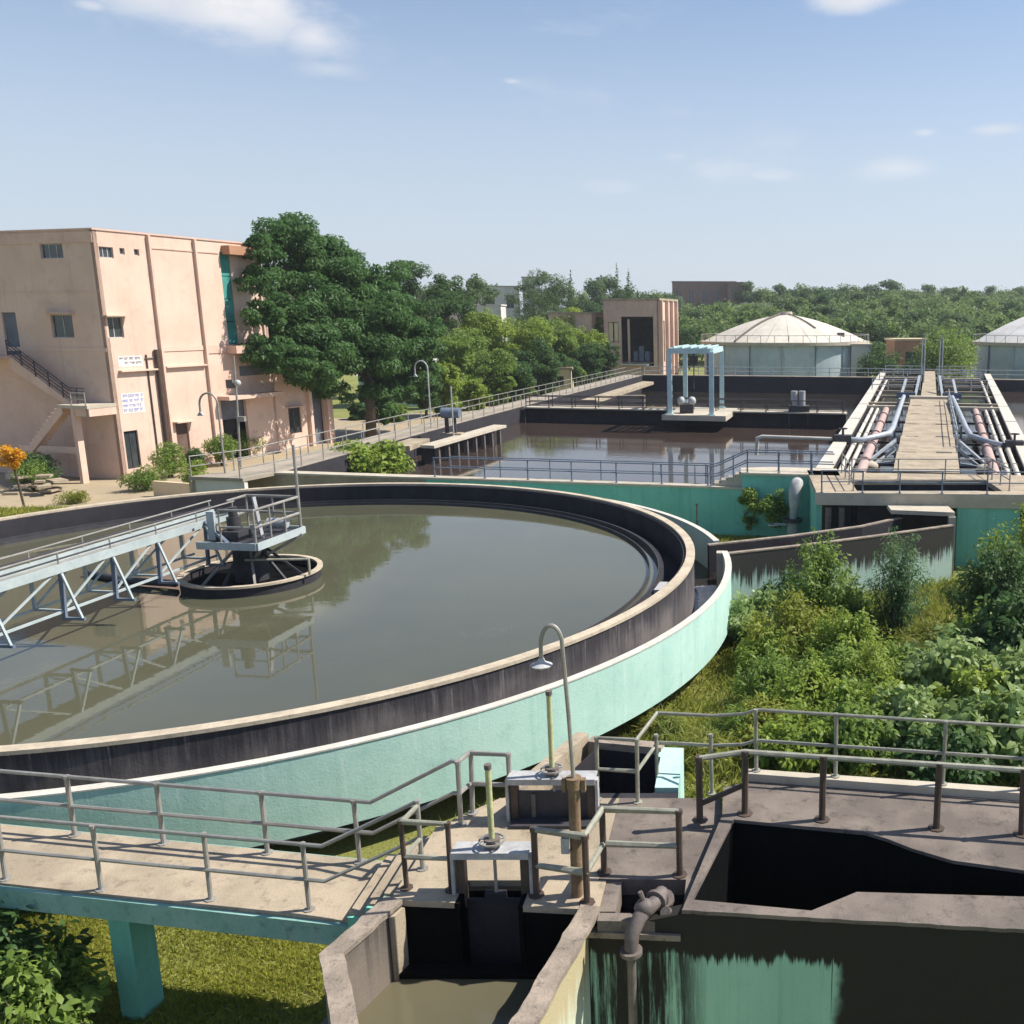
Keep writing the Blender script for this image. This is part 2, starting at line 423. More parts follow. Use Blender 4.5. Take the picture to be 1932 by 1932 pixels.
# ------------------------------------------------------------------ mesh helpers
class MB:
    def __init__(self):
        self.v, self.f = [], []

    def add(self, vs, fs):
        o = len(self.v)
        self.v += [tuple(v) for v in vs]
        self.f += [tuple(i + o for i in f) for f in fs]
        return self

    def hexa(self, b4, t4):
        self.add(list(b4) + list(t4), [(3, 2, 1, 0), (4, 5, 6, 7), (0, 1, 5, 4), (1, 2, 6, 5), (2, 3, 7, 6), (3, 0, 4, 7)])
        return self

    def box(self, x0, x1, y0, y1, z0, z1):
        q = [(x0, y0), (x1, y0), (x1, y1), (x0, y1)]
        return self.hexa([(*p, z0) for p in q], [(*p, z1) for p in q])

    def obox(self, c, ax, ay, hx, hy, z0, z1):
        """Box on the plan axes ax, ay around the plan point c."""
        c, ax, ay = Vector(c[:2]), Vector(ax[:2]), Vector(ay[:2])
        q = [c - ax * hx - ay * hy, c + ax * hx - ay * hy, c + ax * hx + ay * hy, c - ax * hx + ay * hy]
        return self.hexa([(*p, z0) for p in q], [(*p, z1) for p in q])

    def prism(self, poly, z0, z1):
        n = len(poly)
        z0s = z0 if isinstance(z0, (list, tuple)) else [z0] * n
        z1s = z1 if isinstance(z1, (list, tuple)) else [z1] * n
        a = sum(poly[i][0] * poly[(i + 1) % n][1] - poly[(i + 1) % n][0] * poly[i][1] for i in range(n))
        vs = [(p[0], p[1], z) for p, z in zip(poly, z0s)] + [(p[0], p[1], z) for p, z in zip(poly, z1s)]
        fs = [tuple(range(n - 1, -1, -1)), tuple(range(n, 2 * n))] + [(i, (i + 1) % n, n + (i + 1) % n, n + i) for i in range(n)]
        if a < 0:
            fs = [tuple(reversed(f)) for f in fs]
        return self.add(vs, fs)

    def wall(self, pts, th, z0, z1, side=1):
        """Upright wall along plan points, th thick to the left (side=1) or right."""
        P = [Vector(p[:2]) for p in pts]
        Q = []
        for i, p in enumerate(P):
            d1 = (P[i] - P[i - 1]).normalized() if i > 0 else None
            d2 = (P[i + 1] - P[i]).normalized() if i < len(P) - 1 else None
            d = ((d1 or d2) + (d2 or d1)).normalized()
            nrm = Vector((-d.y, d.x)) * side
            k = 1 / max(0.3, (nrm.dot(Vector((-(d2 or d1).y, (d2 or d1).x)) * side)))
            Q.append(p + nrm * th * k)
        zs0 = z0 if isinstance(z0, (list, tuple)) else [z0] * len(P)
        zs1 = z1 if isinstance(z1, (list, tuple)) else [z1] * len(P)
        n = len(P)
        vs = []
        for i in range(n):
            vs += [(*P[i], zs0[i]), (*Q[i], zs0[i]), (*Q[i], zs1[i]), (*P[i], zs1[i])]
        fs = []
        for i in range(n - 1):
            a, b = i * 4, i * 4 + 4
            for j in range(4):
                k = (j + 1) % 4
                fs.append((a + j, b + j, b + k, a + k))
        fs.append((0, 1, 2, 3))
        fs.append(tuple(reversed([4 * (n - 1) + j for j in range(4)])))
        if side > 0:
            fs = [tuple(reversed(f)) for f in fs]
        return self.add(vs, fs)

    def tube(self, pts, r, n=8, cap=True):
        P = [Vector(p) for p in pts]
        rs = r if isinstance(r, (list, tuple)) else [r] * len(P)
        vs, fs = [], []
        up = None
        for i, p in enumerate(P):
            d1 = (P[i] - P[i - 1]).normalized() if i > 0 else None
            d2 = (P[i + 1] - P[i]).normalized() if i < len(P) - 1 else None
            d = ((d1 or d2) + (d2 or d1)).normalized()
            if up is None:
                up = d.orthogonal().normalized()
            up = (up - d * up.dot(d))
            up = up.normalized() if up.length > 1e-6 else d.orthogonal().normalized()
            w = d.cross(up)
            k = 1.0
            if d1 and d2:
                k = 1 / max(0.5, math.sqrt(max(0.05, (1 + d1.dot(d2)) / 2)))
            for j in range(n):
                a = 2 * math.pi * j / n
                vs.append(p + (up * math.cos(a) + w * math.sin(a)) * rs[i] * k)
        for i in range(len(P) - 1):
            for j in range(n):
                k = (j + 1) % n
                fs.append((i * n + j, i * n + k, (i + 1) * n + k, (i + 1) * n + j))
        if cap:
            fs.append(tuple(range(n - 1, -1, -1)))
            fs.append(tuple((len(P) - 1) * n + j for j in range(n)))
        return self.add(vs, fs)

    def bar(self, a, b, w, h):
        """Square-section bar from a to b."""
        a, b = Vector(a), Vector(b)
        d = (b - a).normalized()
        s = d.cross(Vector((0, 0, 1)))
        s = s.normalized() if s.length > 1e-4 else Vector((1, 0, 0))
        u = s.cross(d).normalized()
        s, u = s * w / 2, u * h / 2
        return self.hexa([a - s - u, a + s - u, a + s + u, a - s + u], [b - s - u, b + s - u, b + s + u, b - s + u])

    def ring(self, c, prof, n=160, closed=True, a0=0.0, a1=2 * math.pi):
        """Lathe a list of (r, z) round the plan point c."""
        m = len(prof)
        full = abs(a1 - a0 - 2 * math.pi) < 1e-6
        k = n if full else n + 1
        vs = []
        for i in range(k):
            a = a0 + (a1 - a0) * i / n
            for r, z in prof:
                vs.append((c[0] + r * math.cos(a), c[1] + r * math.sin(a), z))
        fs = []
        for i in range(n):
            i2 = (i + 1) % k
            for j in range(m if closed else m - 1):
                j2 = (j + 1) % m
                fs.append((i * m + j, i2 * m + j, i2 * m + j2, i * m + j2))
        if not full and closed:
            fs.append(tuple(range(m)))
            fs.append(tuple(reversed([n * m + j for j in range(m)])))
        return self.add(vs, fs)

    def disc(self, c, r, z, n=96):
        vs = [(c[0] + r * math.cos(2 * math.pi * i / n), c[1] + r * math.sin(2 * math.pi * i / n), z) for i in range(n)]
        return self.add(vs, [tuple(range(n))])

    def ball(self, c, rx, ry, rz, n=12, m=8):
        vs = [(c[0], c[1], c[2] - rz)]
        for i in range(1, m):
            a = -math.pi / 2 + math.pi * i / m
            for j in range(n):
                b = 2 * math.pi * j / n
                vs.append((c[0] + rx * math.cos(a) * math.cos(b), c[1] + ry * math.cos(a) * math.sin(b), c[2] + rz * math.sin(a)))
        vs.append((c[0], c[1], c[2] + rz))
        fs = [(0, 1 + (j + 1) % n, 1 + j) for j in range(n)]
        for i in range(m - 2):
            for j in range(n):
                k = (j + 1) % n
                fs.append((1 + i * n + j, 1 + i * n + k, 1 + (i + 1) * n + k, 1 + (i + 1) * n + j))
        t = len(vs) - 1
        o = 1 + (m - 2) * n
        fs += [(o + j, o + (j + 1) % n, t) for j in range(n)]
        return self.add(vs, fs)

    def build(self, name, m, parent=None, smooth=False):
        off = parent_loc(parent)
        me = bpy.data.meshes.new(name)
        me.from_pydata([(v[0] - off[0], v[1] - off[1], v[2] - off[2]) for v in self.v], [], self.f)
        me.materials.append(M[m] if isinstance(m, str) else m)
        if smooth:
            me.polygons.foreach_set('use_smooth', [True] * len(me.polygons))
            me.set_sharp_from_angle(angle=R(40))
        me.update()
        o = bpy.data.objects.new(name, me)
        COL.objects.link(o)
        if parent:
            o.parent = parent
        return o


def parent_loc(p):
    v = Vector((0, 0, 0))
    while p:
        v += p.location
        p = p.parent
    return v


def props(o, label=None, cat=None, group=None, kind=None):
    if label: o['label'] = label
    if cat: o['category'] = cat
    if group: o['group'] = group
    if kind: o['kind'] = kind
    return o


def thing(name, label, cat, loc, group=None):
    o = bpy.data.objects.new(name, None)
    o.empty_display_size = 0.3
    o.location = loc
    COL.objects.link(o)
    return props(o, label, cat, group)


def struct(name, mb, m, smooth=False):
    return props(mb.build(name, m, None, smooth), kind='structure')


def place(name, mesh, loc, parent):
    o = bpy.data.objects.new(name, mesh)
    o.location = Vector(loc) - parent_loc(parent)
    o.parent = parent
    if name == 'post':
        o.rotation_euler = (rnd.gauss(0, .009), rnd.gauss(0, .009), 0)
    COL.objects.link(o)
    return o


_post = {}


def post_mesh(h, r, m, square=False):
    key = (round(h, 2), r, m, square)
    if key not in _post:
        mb = MB()
        if square:
            mb.box(-r, r, -r, r, 0, h)
        else:
            mb.tube([(0, 0, 0), (0, 0, h)], r, 8)
            mb.tube([(0, 0, 0.0), (0, 0, 0.015)], r * 2.4, 8)
            mb.tube([(0, 0, h - .03), (0, 0, h + r * .6)], r * 1.25, 8)
        me = bpy.data.meshes.new('post')
        me.from_pydata(mb.v, [], mb.f)
        me.materials.append(M[m])
        _post[key] = me
    return _post[key]


def ragged(pts, step, j, seed=1):
    """Break a path into short pieces and push them about a little: a chipped edge."""
    q = random.Random(seed)
    out = [pts[0]]
    for a, b in zip(pts[:-1], pts[1:]):
        L = math.hypot(b[0] - a[0], b[1] - a[1])
        n = max(1, int(L / step))
        for i in range(1, n):
            f = i / n
            out.append((a[0] + (b[0] - a[0]) * f + q.uniform(-j, j), a[1] + (b[1] - a[1]) * f + q.uniform(-j, j)))
        out.append(b)
    return out


def railing(label, pts, posts, h=0.95, r=0.026, m='galv', mids=(0.5,), post_m=None, group=None, square=False, rail_r=None, name='railing', dz=None):
    """Guard rail: posts on listed points, tubes through pts at the top and at the mid heights."""
    root = thing(name, label, 'railing', pts[0], group)
    rr = rail_r or r * 0.85
    MB().tube([(p[0], p[1], p[2] + h) for p in pts], rr, 8).build('top_rail', m, root, True)
    for k in mids:
        MB().tube([(p[0], p[1], p[2] + h * k) for p in pts], rr, 6).build('mid_rail', m, root, True)
    for p in posts:
        place('post', post_mesh(h, r, post_m or m, square), p, root)
    return root


def along(pts, step, skip_first=False):
    out = []
    acc = 0 if not skip_first else step
    for a, b in zip(pts[:-1], pts[1:]):
        a, b = Vector(a), Vector(b)
        L = (b - a).length
        s = acc
        while s <= L:
            out.append(tuple(a.lerp(b, s / L)))
            s += step
        acc = s - L
    return out


# ---- foliage
def np_mesh(name, V, F, mats):
    me = bpy.data.meshes.new(name)
    V = np.ascontiguousarray(V, np.float32)
    F = np.ascontiguousarray(F, np.int32)
    n, k = F.shape
    me.vertices.add(len(V))
    me.vertices.foreach_set('co', V.ravel())
    me.loops.add(n * k)
    me.loops.foreach_set('vertex_index', F.ravel())
    me.polygons.add(n)
    me.polygons.foreach_set('loop_start', np.arange(0, n * k, k, dtype=np.int32))
    me.polygons.foreach_set('loop_total', np.full(n, k, np.int32))
    me.materials.append(M[mats])
    me.update()
    me.validate()
    return me


def nrm(a):
    return a / np.maximum(1e-6, np.linalg.norm(a, axis=1, keepdims=True))


def leaf_cloud(rng, clumps, size, aspect=0.45, droop=0.2, up=0.5, shell=0.55):
    """Leaves (folded diamonds of two triangles each sharing the midrib) through ellipsoid clumps."""
    C, Rr, Wt = [], [], []
    for c, r, n in clumps:
        n = int(n)
        d = nrm(rng.normal(size=(n, 3)))
        rad = shell + (1 - shell) * rng.random((n, 1)) ** 0.7
        rad *= np.where(rng.random((n, 1)) < 0.25, rng.random((n, 1)), 1)
        C.append(np.array(c) + d * rad * np.array(r))
        Rr.append(d)
    P = np.concatenate(C)
    D = np.concatenate(Rr)
    n = len(P)
    N = nrm(D * 0.55 + np.array([0, 0, up]) + rng.normal(size=(n, 3)) * 0.55)
    T = nrm(np.cross(N, rng.normal(size=(n, 3))) + D * 0.5 - np.array([0, 0, droop]))
    B = nrm(np.cross(N, T))
    L = size * (0.6 + 0.8 * rng.random((n, 1)))
    Wd = L * aspect
    v0 = P - T * L * 0.5
    v1 = P + B * Wd * 0.5 + N * L * 0.06 - T * L * 0.05
    v2 = P + T * L * 0.5 - N * L * 0.10
    v3 = P - B * Wd * 0.5 + N * L * 0.06 - T * L * 0.05
    V = np.stack([v0, v1, v2, v3], 1).reshape(-1, 3)
    i = np.arange(n)[:, None] * 4
    F = np.concatenate([i + np.array([[0, 1, 2]]), i + np.array([[0, 2, 3]])], 1).reshape(-1, 3)
    return V, F


def lobes(rng, rad, n, sub, flat=0.8, squash=1.0):
    """Clump centres over an ellipsoid of radii rad: the crown's lobes."""
    out = []
    for _ in range(n):
        d = rng.normal(size=3)
        d /= np.linalg.norm(d)
        k = 0.45 + 0.55 * rng.random() ** 0.5
        c = d * k * np.array(rad)
        s = sub * (0.6 + 0.8 * rng.random())
        out.append((c, (s, s, s * flat), 1))
    return out


def add_crown(rng, root, clumps, n_leaf, size, mat, name='crown', aspect=0.45, up=0.5, droop=0.2):
    tot = sum(c[1][0] ** 2 for c in clumps)
    cl = [(c, r, max(4, n_leaf * r[0] ** 2 / tot)) for c, r, _ in clumps]
    V, F = leaf_cloud(rng, cl, size, aspect, droop, up)
    o = bpy.data.objects.new(name, np_mesh(name, V, F, mat))
    COL.objects.link(o)
    o.parent = root
    return o


def add_trunk(rng, root, h, r, tips, mat='bark', name='trunk', n=7):
    mb = MB()
    lean = rng.normal(size=2) * 0.03 * h
    top = Vector((lean[0], lean[1], h))
    mid = Vector((lean[0] * 0.3 + rng.normal() * 0.02 * h, lean[1] * 0.3, h * 0.5))
    mb.tube([(0, 0, -0.1), mid, top], [r * 1.25, r, r * 0.75], n)
    for t in tips:
        t = Vector(t)
        b = mid.lerp(top, rng.random())
        q = b.lerp(t, 0.5) + Vector((0, 0, 0.08 * h))
        mb.tube([b, q, t], [r * 0.55, r * 0.35, r * 0.12], 5)
    return mb.build_local(name, mat, root)


def _build_local(self, name, m, parent):
    me = bpy.data.meshes.new(name)
    me.from_pydata([tuple(v) for v in self.v], [], self.f)
    me.materials.append(M[m])
    me.polygons.foreach_set('use_smooth', [True] * len(me.polygons))
    o = bpy.data.objects.new(name, me)
    COL.objects.link(o)
    o.parent = parent
    return o


MB.build_local = _build_local


def copy_tree(root, loc, scale=(1, 1, 1), rz=0.0, label=None, group=None):
    r = root.copy()
    COL.objects.link(r)
    r.location = loc
    r.scale = scale
    r.rotation_euler = (0, 0, rz)
    if label: r['label'] = label
    if group: r['group'] = group
    for ch in root.children:
        c = ch.copy()
        COL.objects.link(c)
        c.parent = r
    return r

# ================================================================== SETTING
def poly_sheet(poly, z):
    return MB().add([(p[0], p[1], z) for p in poly], [tuple(range(len(poly)))])


g = MB()
g.add([(-3000, -60, 0), (3000, -60, 0), (3000, 4500, 0), (-3000, 4500, 0)], [(0, 1, 2, 3)])
struct('ground', g, 'ground')
struct('dry_earth_yard', poly_sheet([(-75, 48), (-46, 49.5), (-36, 50), (-29, 46.5), (-27.0, 47), (-27.4, 60), (-25.5, 85), (-24, 100), (-27, 135), (-36, 135), (-33, 104), (-41, 97), (-60, 100), (-75, 70)], 0.006), 'earth')

# ================================================================== CLARIFIER
CC = (-15.5, 29.2)
WZ = 1.85
clar = thing('clarifier_tank', 'big round settling tank with black stained rim and mint outer trough', 'water tank', (*CC, 0))
MB().ring(CC, [(13.72, 0.0), (13.97, 0.0), (13.97, 2.52), (13.72, 2.52)], 192).build('rim_wall', 'rim_wall', clar, True)
MB().ring(CC, [(13.72, 2.522), (14.00, 2.522), (14.00, 2.60), (13.72, 2.60)], 192).build('coping', 'rim_top', clar, True)
MB().ring(CC, [(13.62, 1.2), (13.715, 1.2), (13.715, 2.515), (13.62, 2.51)], 192).build('inner_lining', 'black_wall', clar, True)
A0, A1 = R(14.5), R(368.6)     # the outer trough is open where the feed channel joins it
MB().ring(CC, [(14.98, 0.68), (15.16, 0.68), (15.16, 2.23), (14.98, 2.23)], 180, True, A0, A1).build('trough_wall', 'mint', clar, True)
MB().ring(CC, [(14.965, 2.232), (15.175, 2.232), (15.175, 2.262), (14.965, 2.262)], 180, True, A0, A1).build('trough_coping', 'trough_edge', clar, True)
MB().ring(CC, [(13.975, 0.70), (14.978, 0.70), (14.978, 0.92), (13.975, 0.92)], 180, True).build('trough_floor', 'concrete', clar, True)
MB().ring(CC, [(12.84, 1.2), (12.98, 1.2), (12.98, 1.98), (12.84, 1.98)], 192).build('weir_wall', 'black_wall', clar, True)
MB().ring(CC, [(12.80, 1.70), (12.835, 1.70), (12.835, 2.03), (12.80, 2.03)], 192).build('weir_plate', 'dark_steel', clar, True)
MB().ring(CC, [(12.50, 1.62), (12.53, 1.62), (12.53, 1.97), (12.50, 1.97)], 192).build('scum_baffle', 'dark_steel', clar, True)
MB().ring(CC, [(12.985, 1.25), (13.615, 1.25), (13.615, 1.42), (12.985, 1.42)], 128).build('inner_trough_floor', 'black_wall', clar, True)
ob = MB()
for da, w in ((0.0, 0.5),):
    a = R(-6.5)
    c = Vector((CC[0] + 13.3 * math.cos(a), CC[1] + 13.3 * math.sin(a)))
    ob.obox(c, (math.cos(a), math.sin(a)), (-math.sin(a), math.cos(a)), 0.28, 0.45, 1.43, 2.1)
ob.build('outlet_box', 'white_metal', clar)
MB().ring(CC, [(12.9, 0.75), (13.9, 0.75), (13.9, 0.8), (12.9, 0.8)], 96).build('tank_floor', 'black_wall', clar)
w = MB().disc(CC, 12.798, WZ, 160)
struct('clarifier_water', w, 'clar_water')
tw = MB()
for a0, a1 in ((R(-40), R(40)),):
    tw.ring(CC, [(13.98, 0.99), (14.97, 0.99)], 60, False, a0, a1)
struct('trough_water', tw, 'dark_water')
# froth running in the trough by the feed channel
rg = np.random.default_rng(5)
fm = MB()
for i in range(420):
    a = R(9 - 24 * rg.random() ** 1.7)
    r = rg.uniform(14.15, 14.85)
    sz = rg.uniform(0.04, 0.16)
    fm.ball((CC[0] + r * math.cos(a), CC[1] + r * math.sin(a), 0.99), sz, sz * 1.4, sz * 0.16 + .01, 7, 4)
props(fm.build('froth', 'foam_white', None, True), 'pale froth floating in the outer trough of the round tank', 'froth', kind='stuff')

# centre drum
drum = thing('feed_well_drum', 'round black centre drum standing in the settling tank water', 'drum', (*CC, 1.0))
MB().ring(CC, [(1.93, 1.0), (2.0, 1.0), (2.0, 2.13), (1.93, 2.13)], 72).build('shell', 'black_wall', drum, True)
MB().ring(CC, [(1.90, 2.13), (2.06, 2.13), (2.06, 2.20), (1.90, 2.20)], 72).build('lip', 'rim_top', drum, True)
MB().disc(CC, 1.925, 1.90, 48).build('inner_water', 'shadow_and_pit_black', drum)
mb = MB()
mb.tube([(CC[0], CC[1], 1.0), (CC[0], CC[1], 3.34)], 0.5, 16)
mb.build('centre_column', 'dark_steel', drum, True)
for k in range(9):
    a = R(20 + 40 * k)
    p0 = (CC[0] + 0.25 * math.cos(a), CC[1] + 0.25 * math.sin(a), 3.1)
    p1 = (CC[0] + 1.6 * math.cos(a), CC[1] + 1.6 * math.sin(a), 1.75)
    MB().bar(p0, p1, 0.07, 0.07).build('brace', 'galv' if k % 2 else 'dark_steel', drum)
MB().tube([(CC[0] + 0.3, CC[1] - 0.9, 2.75), (CC[0] + 2.1, CC[1] - 0.6, 2.7), (CC[0] + 2.1, CC[1] - 0.6, 2.2)], 0.04, 8).build('spray_pipe', 'rail_pale', drum, True)
MB().tube([(CC[0] - 1.9, CC[1] - 0.9, 2.0), (CC[0] - 3.6, CC[1] - 0.5, 1.98), (CC[0] - 5.6, CC[1] + 0.5, 1.96)], 0.11, 10).build('scum_pipe', 'dark_steel', drum, True)

# rotating bridge: girders, rails, raking brackets, platform over the drum
bd = Vector((-0.126, -0.992))            # from the centre outwards
be = Vector((0.992, -0.126))
b0 = Vector((-16.5, 28.5))


def bp(s, e, z):
    p = b0 + bd * s + be * e
    return Vector((p.x, p.y, z))


br = thing('scraper_bridge', 'pale blue steel truss walkway bridge reaching over the settling tank water', 'bridge', (b0.x, b0.y, WZ))
LB = 13.2
for e in (0, -0.85):
    MB().bar(bp(-1.7, e, 3.82), bp(LB, e, 3.82), 0.07, 0.22).build('girder', 'bridge_blue', br)
    MB().bar(bp(-0.6, e, 2.72), bp(LB, e, 2.72), 0.06, 0.06).build('lower_chord', 'bridge_blue', br)
dk = MB()
dk.bar(bp(-1.7, -0.425, 3.74), bp(LB, -0.425, 3.74), 0.76, 0.05)
dk.build('deck_plate', 'galv', br)
LEGS = [-0.1, 1.95, 3.62, 5.32, 7.4, 9.4, 11.4]
for i, s in enumerate(LEGS):
    MB().bar(bp(s, 0.02, 3.72), bp(s + 0.05, 0.02, 2.56), 0.09, 0.08).build('bracket_leg', 'steel_blue', br)
    MB().bar(bp(s + 0.02, 0.06, 3.70), bp(s + 0.05, 0.50, 2.56), 0.055, 0.055).build('bracket_strut', 'bridge_blue', br)
    MB().bar(bp(s + 0.05, -0.05, 2.54), bp(s + 0.05, 0.58, 2.54), 0.08, 0.06).build('bracket_foot', 'steel_blue', br)
    MB().bar(bp(s, -0.85, 3.72), bp(s, -0.85, 2.72), 0.07, 0.07).build('truss_post', 'bridge_blue', br)
    if i:
        MB().bar(bp(s + 0.03, -0.03, 2.74), bp(LEGS[i - 1] + 0.2, -0.03, 3.70), 0.045, 0.045).build('diagonal', 'bridge_blue', br)
        MB().bar(bp(s + 0.03, -0.85, 2.74), bp(LEGS[i - 1] + 0.2, -0.85, 3.70), 0.045, 0.045).build('diagonal', 'bridge_blue', br)
    MB().bar(bp(s, 0.0, 2.72), bp(s, -0.85, 2.72), 0.06, 0.06).build('cross_beam', 'bridge_blue', br)
for e in (-0.02, -0.83):
    for z in (4.06, 4.24):
        MB().tube([bp(-1.6, e, z), bp(LB, e, z)], 0.024, 6).build('handrail', 'dark_steel' if z < 4.1 else 'galv', br, True)
    for s in np.arange(-1.5, LB, 1.7):
        MB().tube([bp(s, e, 3.93), bp(s, e, 4.25)], 0.020, 6).build('rail_post', 'galv', br, True)
# platform
pc = Vector((-15.95, 28.15)) + be * .72 - bd * .70


def pp(s, e, z):
    p = pc + bd * s + be * e
    return Vector((p.x, p.y, z))


MB().obox(pc, bd, be, 1.2, 0.95, 3.36, 3.42).build('platform_plate', 'dark_steel', br)
for a, b in (((1.23, -0.95), (1.23, 0.95)), ((-1.23, 0.99), (1.23, 0.99)), ((-1.23, -0.95), (-1.23, 0.95))):
    MB().bar(pp(*a, 3.36), pp(*b, 3.36), 0.06, 0.22).build('platform_edge', 'white_metal' if a[1] > 1 else 'bridge_blue', br)
rp = [pp(1.15, -0.2, 0), pp(1.15, 0.91, 0), pp(-1.15, 0.91, 0), pp(-1.15, -0.88, 0), pp(-0.2, -0.88, 0)]
for z in (3.92, 4.44):
    MB().tube([Vector((p.x, p.y, z)) for p in rp], 0.032, 8).build('handrail', 'galv', br, True)
for p in [rp[0], rp[1], rp[1].lerp(rp[2], .33), rp[1].lerp(rp[2], .66), rp[2], rp[2].lerp(rp[3], .5), rp[3]]:
    MB().tube([(p.x, p.y, 3.42), (p.x, p.y, 4.45)], 0.030, 8).build('rail_post', 'galv', br, True)
MB().tube([pp(-1.15, 0.91, 3.36), pp(-1.15, 0.91, 6.1)], 0.05, 8).build('tall_pole', 'galv', br, True)
MB().obox(pp(0.75, -0.75, 0), bd, be, 0.05, 0.12, 3.42, 4.3).build('control_panel', 'bridge_blue', br)
MB().obox(pp(0.5, -0.2, 0), bd, be, 0.34, 0.34, 3.42, 3.7).build('gear_base', 'dark_steel', br)
mb = MB()
q = pp(0.5, -0.2, 0)
mb.tube([(q.x, q.y, 3.7), (q.x, q.y, 4.1)], 0.2, 14)
mb.tube([(q.x, q.y, 4.1), (q.x, q.y, 4.4)], 0.13, 14)
mb.build('motor', 'dark_steel', br, True)
q = pp(-0.6, 0.5, 0)
mb = MB()
mb.tube([(q.x - .3, q.y, 3.7), (q.x + .3, q.y, 3.7)], 0.16, 14)
mb.build('gearbox', 'grey_pipe', br, True)
q2 = pp(0.1, 0.25, 0)
MB().bar((q2.x, q2.y, 4.65), (q2.x + .25, q2.y - .2, 3.42), 0.09, 0.09).build('inclined_strut', 'white_metal', br)
MB().bar(bp(-0.1, 0.02, 3.88), pp(1.15, 0.0, 3.42), 0.10, 0.10).build('knee_brace', 'steel_blue', br)
for e in (-0.7, 0.1, 0.8):
    MB().bar(pp(1.15, e, 3.29), pp(-1.15, e, 3.29), 0.08, 0.12).build('floor_beam', 'dark_steel', br)
for a, b in ((0.9, 0.9), (-0.9, 1.1), (-0.9, -0.8)):
    MB().bar(pp(a, b, 3.28), (CC[0] + 0.2 * b, CC[1] - .2, 2.5), 0.08, 0.08).build('support_leg', 'galv', br)

# ================================================================== FEED CHANNEL
ch = thing('feed_channel', 'open channel with black streaked mint wall leading to the round tank', 'channel', (-0.6, 31.6, 0))
nearw = [(-0.80, 31.35), (2.3, 32.75), (5.2, 34.3), (8.05, 35.95)]
farw = [(-1.15, 32.55), (1.8, 33.95), (4.6, 35.6), (6.4, 37.25)]
MB().wall(nearw, 0.16, 0.0, 2.16, -1).build('near_wall', 'channel_wall', ch)
MB().wall([(a - 0.01, b + 0.015) for a, b in nearw], 0.19, 2.163, 2.21, -1).build('near_coping', 'rough_coping', ch)
MB().wall([(a - 0.075, b + 0.165) for a, b in nearw], 0.02, 0.5, 2.15, 1).build('near_lining', 'black_wall', ch)
MB().wall(farw, 0.16, 0.0, 2.16, 1).build('far_wall', 'black_wall', ch)
MB().wall(farw, 0.18, 2.163, 2.21, 1).build('far_coping', 'rough_coping', ch)
cf = [(a - 0.15, b + 0.4) for a, b in nearw] + [(a + .1, b - 0.2) for a, b in reversed(farw)]
MB().prism(cf, 0.4, 0.9).build('channel_floor', 'black_wall', ch)
struct('channel_water', poly_sheet(cf, 1.25), 'dark_water')
# the curved nose where the trough meets the channel
MB().box(-0.86, -0.62, 31.15, 31.5, 0.0, 2.255).build('corner_post', 'pale_concrete', ch)

# ================================================================== AERATION TANK
T = 2.3
NL, NLi = Vector((-25.6, 48.3)), Vector((-23.0, 47.8))
FW = [(-25.4, 48.25), (-9.8, 45.4), (0.4, 43.53)]
aer = thing('aeration_tank', 'long rectangular basin with teal front wall and brown water', 'water tank', (-9, 46, 0))
MB().wall([(-15.6, 46.46), (-9.8, 45.4), (0.4, 43.53)], 0.55, 0.0, T - 0.10, 1).build('front_wall', 'teal', aer)
MB().wall([(-25.4, 48.25), (-15.602, 46.46)], 0.55, 0.0, T - 0.10, 1).build('front_wall', 'concrete', aer)
MB().wall([(a - .0, b - 0.06) for a, b in FW], 0.72, T - 0.097, T, 1).build('front_coping', 'pale_concrete', aer)
LW = [(-23.4, 48.6), (-20.9, 72), (-19.0, 88), (-13.6, 131.5)]
MB().wall(LW, 0.4, -0.5, T - 0.02, 1).build('left_wall', 'black_wall', aer)
MB().wall([(-13.6, 131.5), (16.6, 126.0), (36, 120.5)], 0.5, -2.0, T, 1).build('far_wall', 'black_wall', aer)
MB().wall([(-13.6, 131.45), (16.6, 125.95), (36, 120.45)], 1.2, T + 0.003, T + 0.10, 1).build('far_coping', 'concrete', aer)
MB().wall([(-19.2, 84.6), (8.6, 78.9)], 0.35, 0.0, T - 0.08, 1).build('middle_wall', 'black_wall', aer)
MB().wall([(-19.3, 84.0), (8.5, 78.3)], 1.35, T - 0.077, T + 0.03, 1).build('middle_walkway', 'pale_concrete', aer)
MB().wall([(-18.7, 88.6), (8.9, 82.6)], 0.25, 0.0, T - 0.3, 1).build('inner_wall', 'black_wall', aer)
MB().wall([(-18.8, 88.5), (8.9, 82.5)], 0.5, T - 0.297, T - 0.2, 1).build('inner_coping', 'concrete', aer)
# dark lip below the front wall inside and the raised right end
MB().prism([(0.0, 43.62), (4.35, 42.82), (4.35, 44.6), (1.5, 45.1), (0.0, 45.0)], 0.0, [3.0 - .1, 2.9, 2.9, 2.9, 2.9]).build('end_block', 'teal', aer)
MB().prism([(-0.05, 43.5), (4.45, 42.7), (4.5, 44.75), (1.4, 45.3), (-0.05, 45.05)], 2.903, 3.0).build('end_slab', 'pale_concrete', aer)
for k in range(4):
    x0 = -1.3 + 0.33 * k
    y0 = 43.84 - 0.19 * (x0 + 0.0) - 0.02
    MB().prism([(x0, y0), (x0 + .329, y0 - .06), (x0 + .329, y0 + .6), (x0, y0 + .66)], 2.305, 2.43 + 0.15 * k).build('step', 'pale_concrete', aer)
struct('aeration_water', poly_sheet([(-23.2, 48.4), (4.5, 44), (9.6, 79), (-19.3, 84.8)], 1.0), 'aer_water')
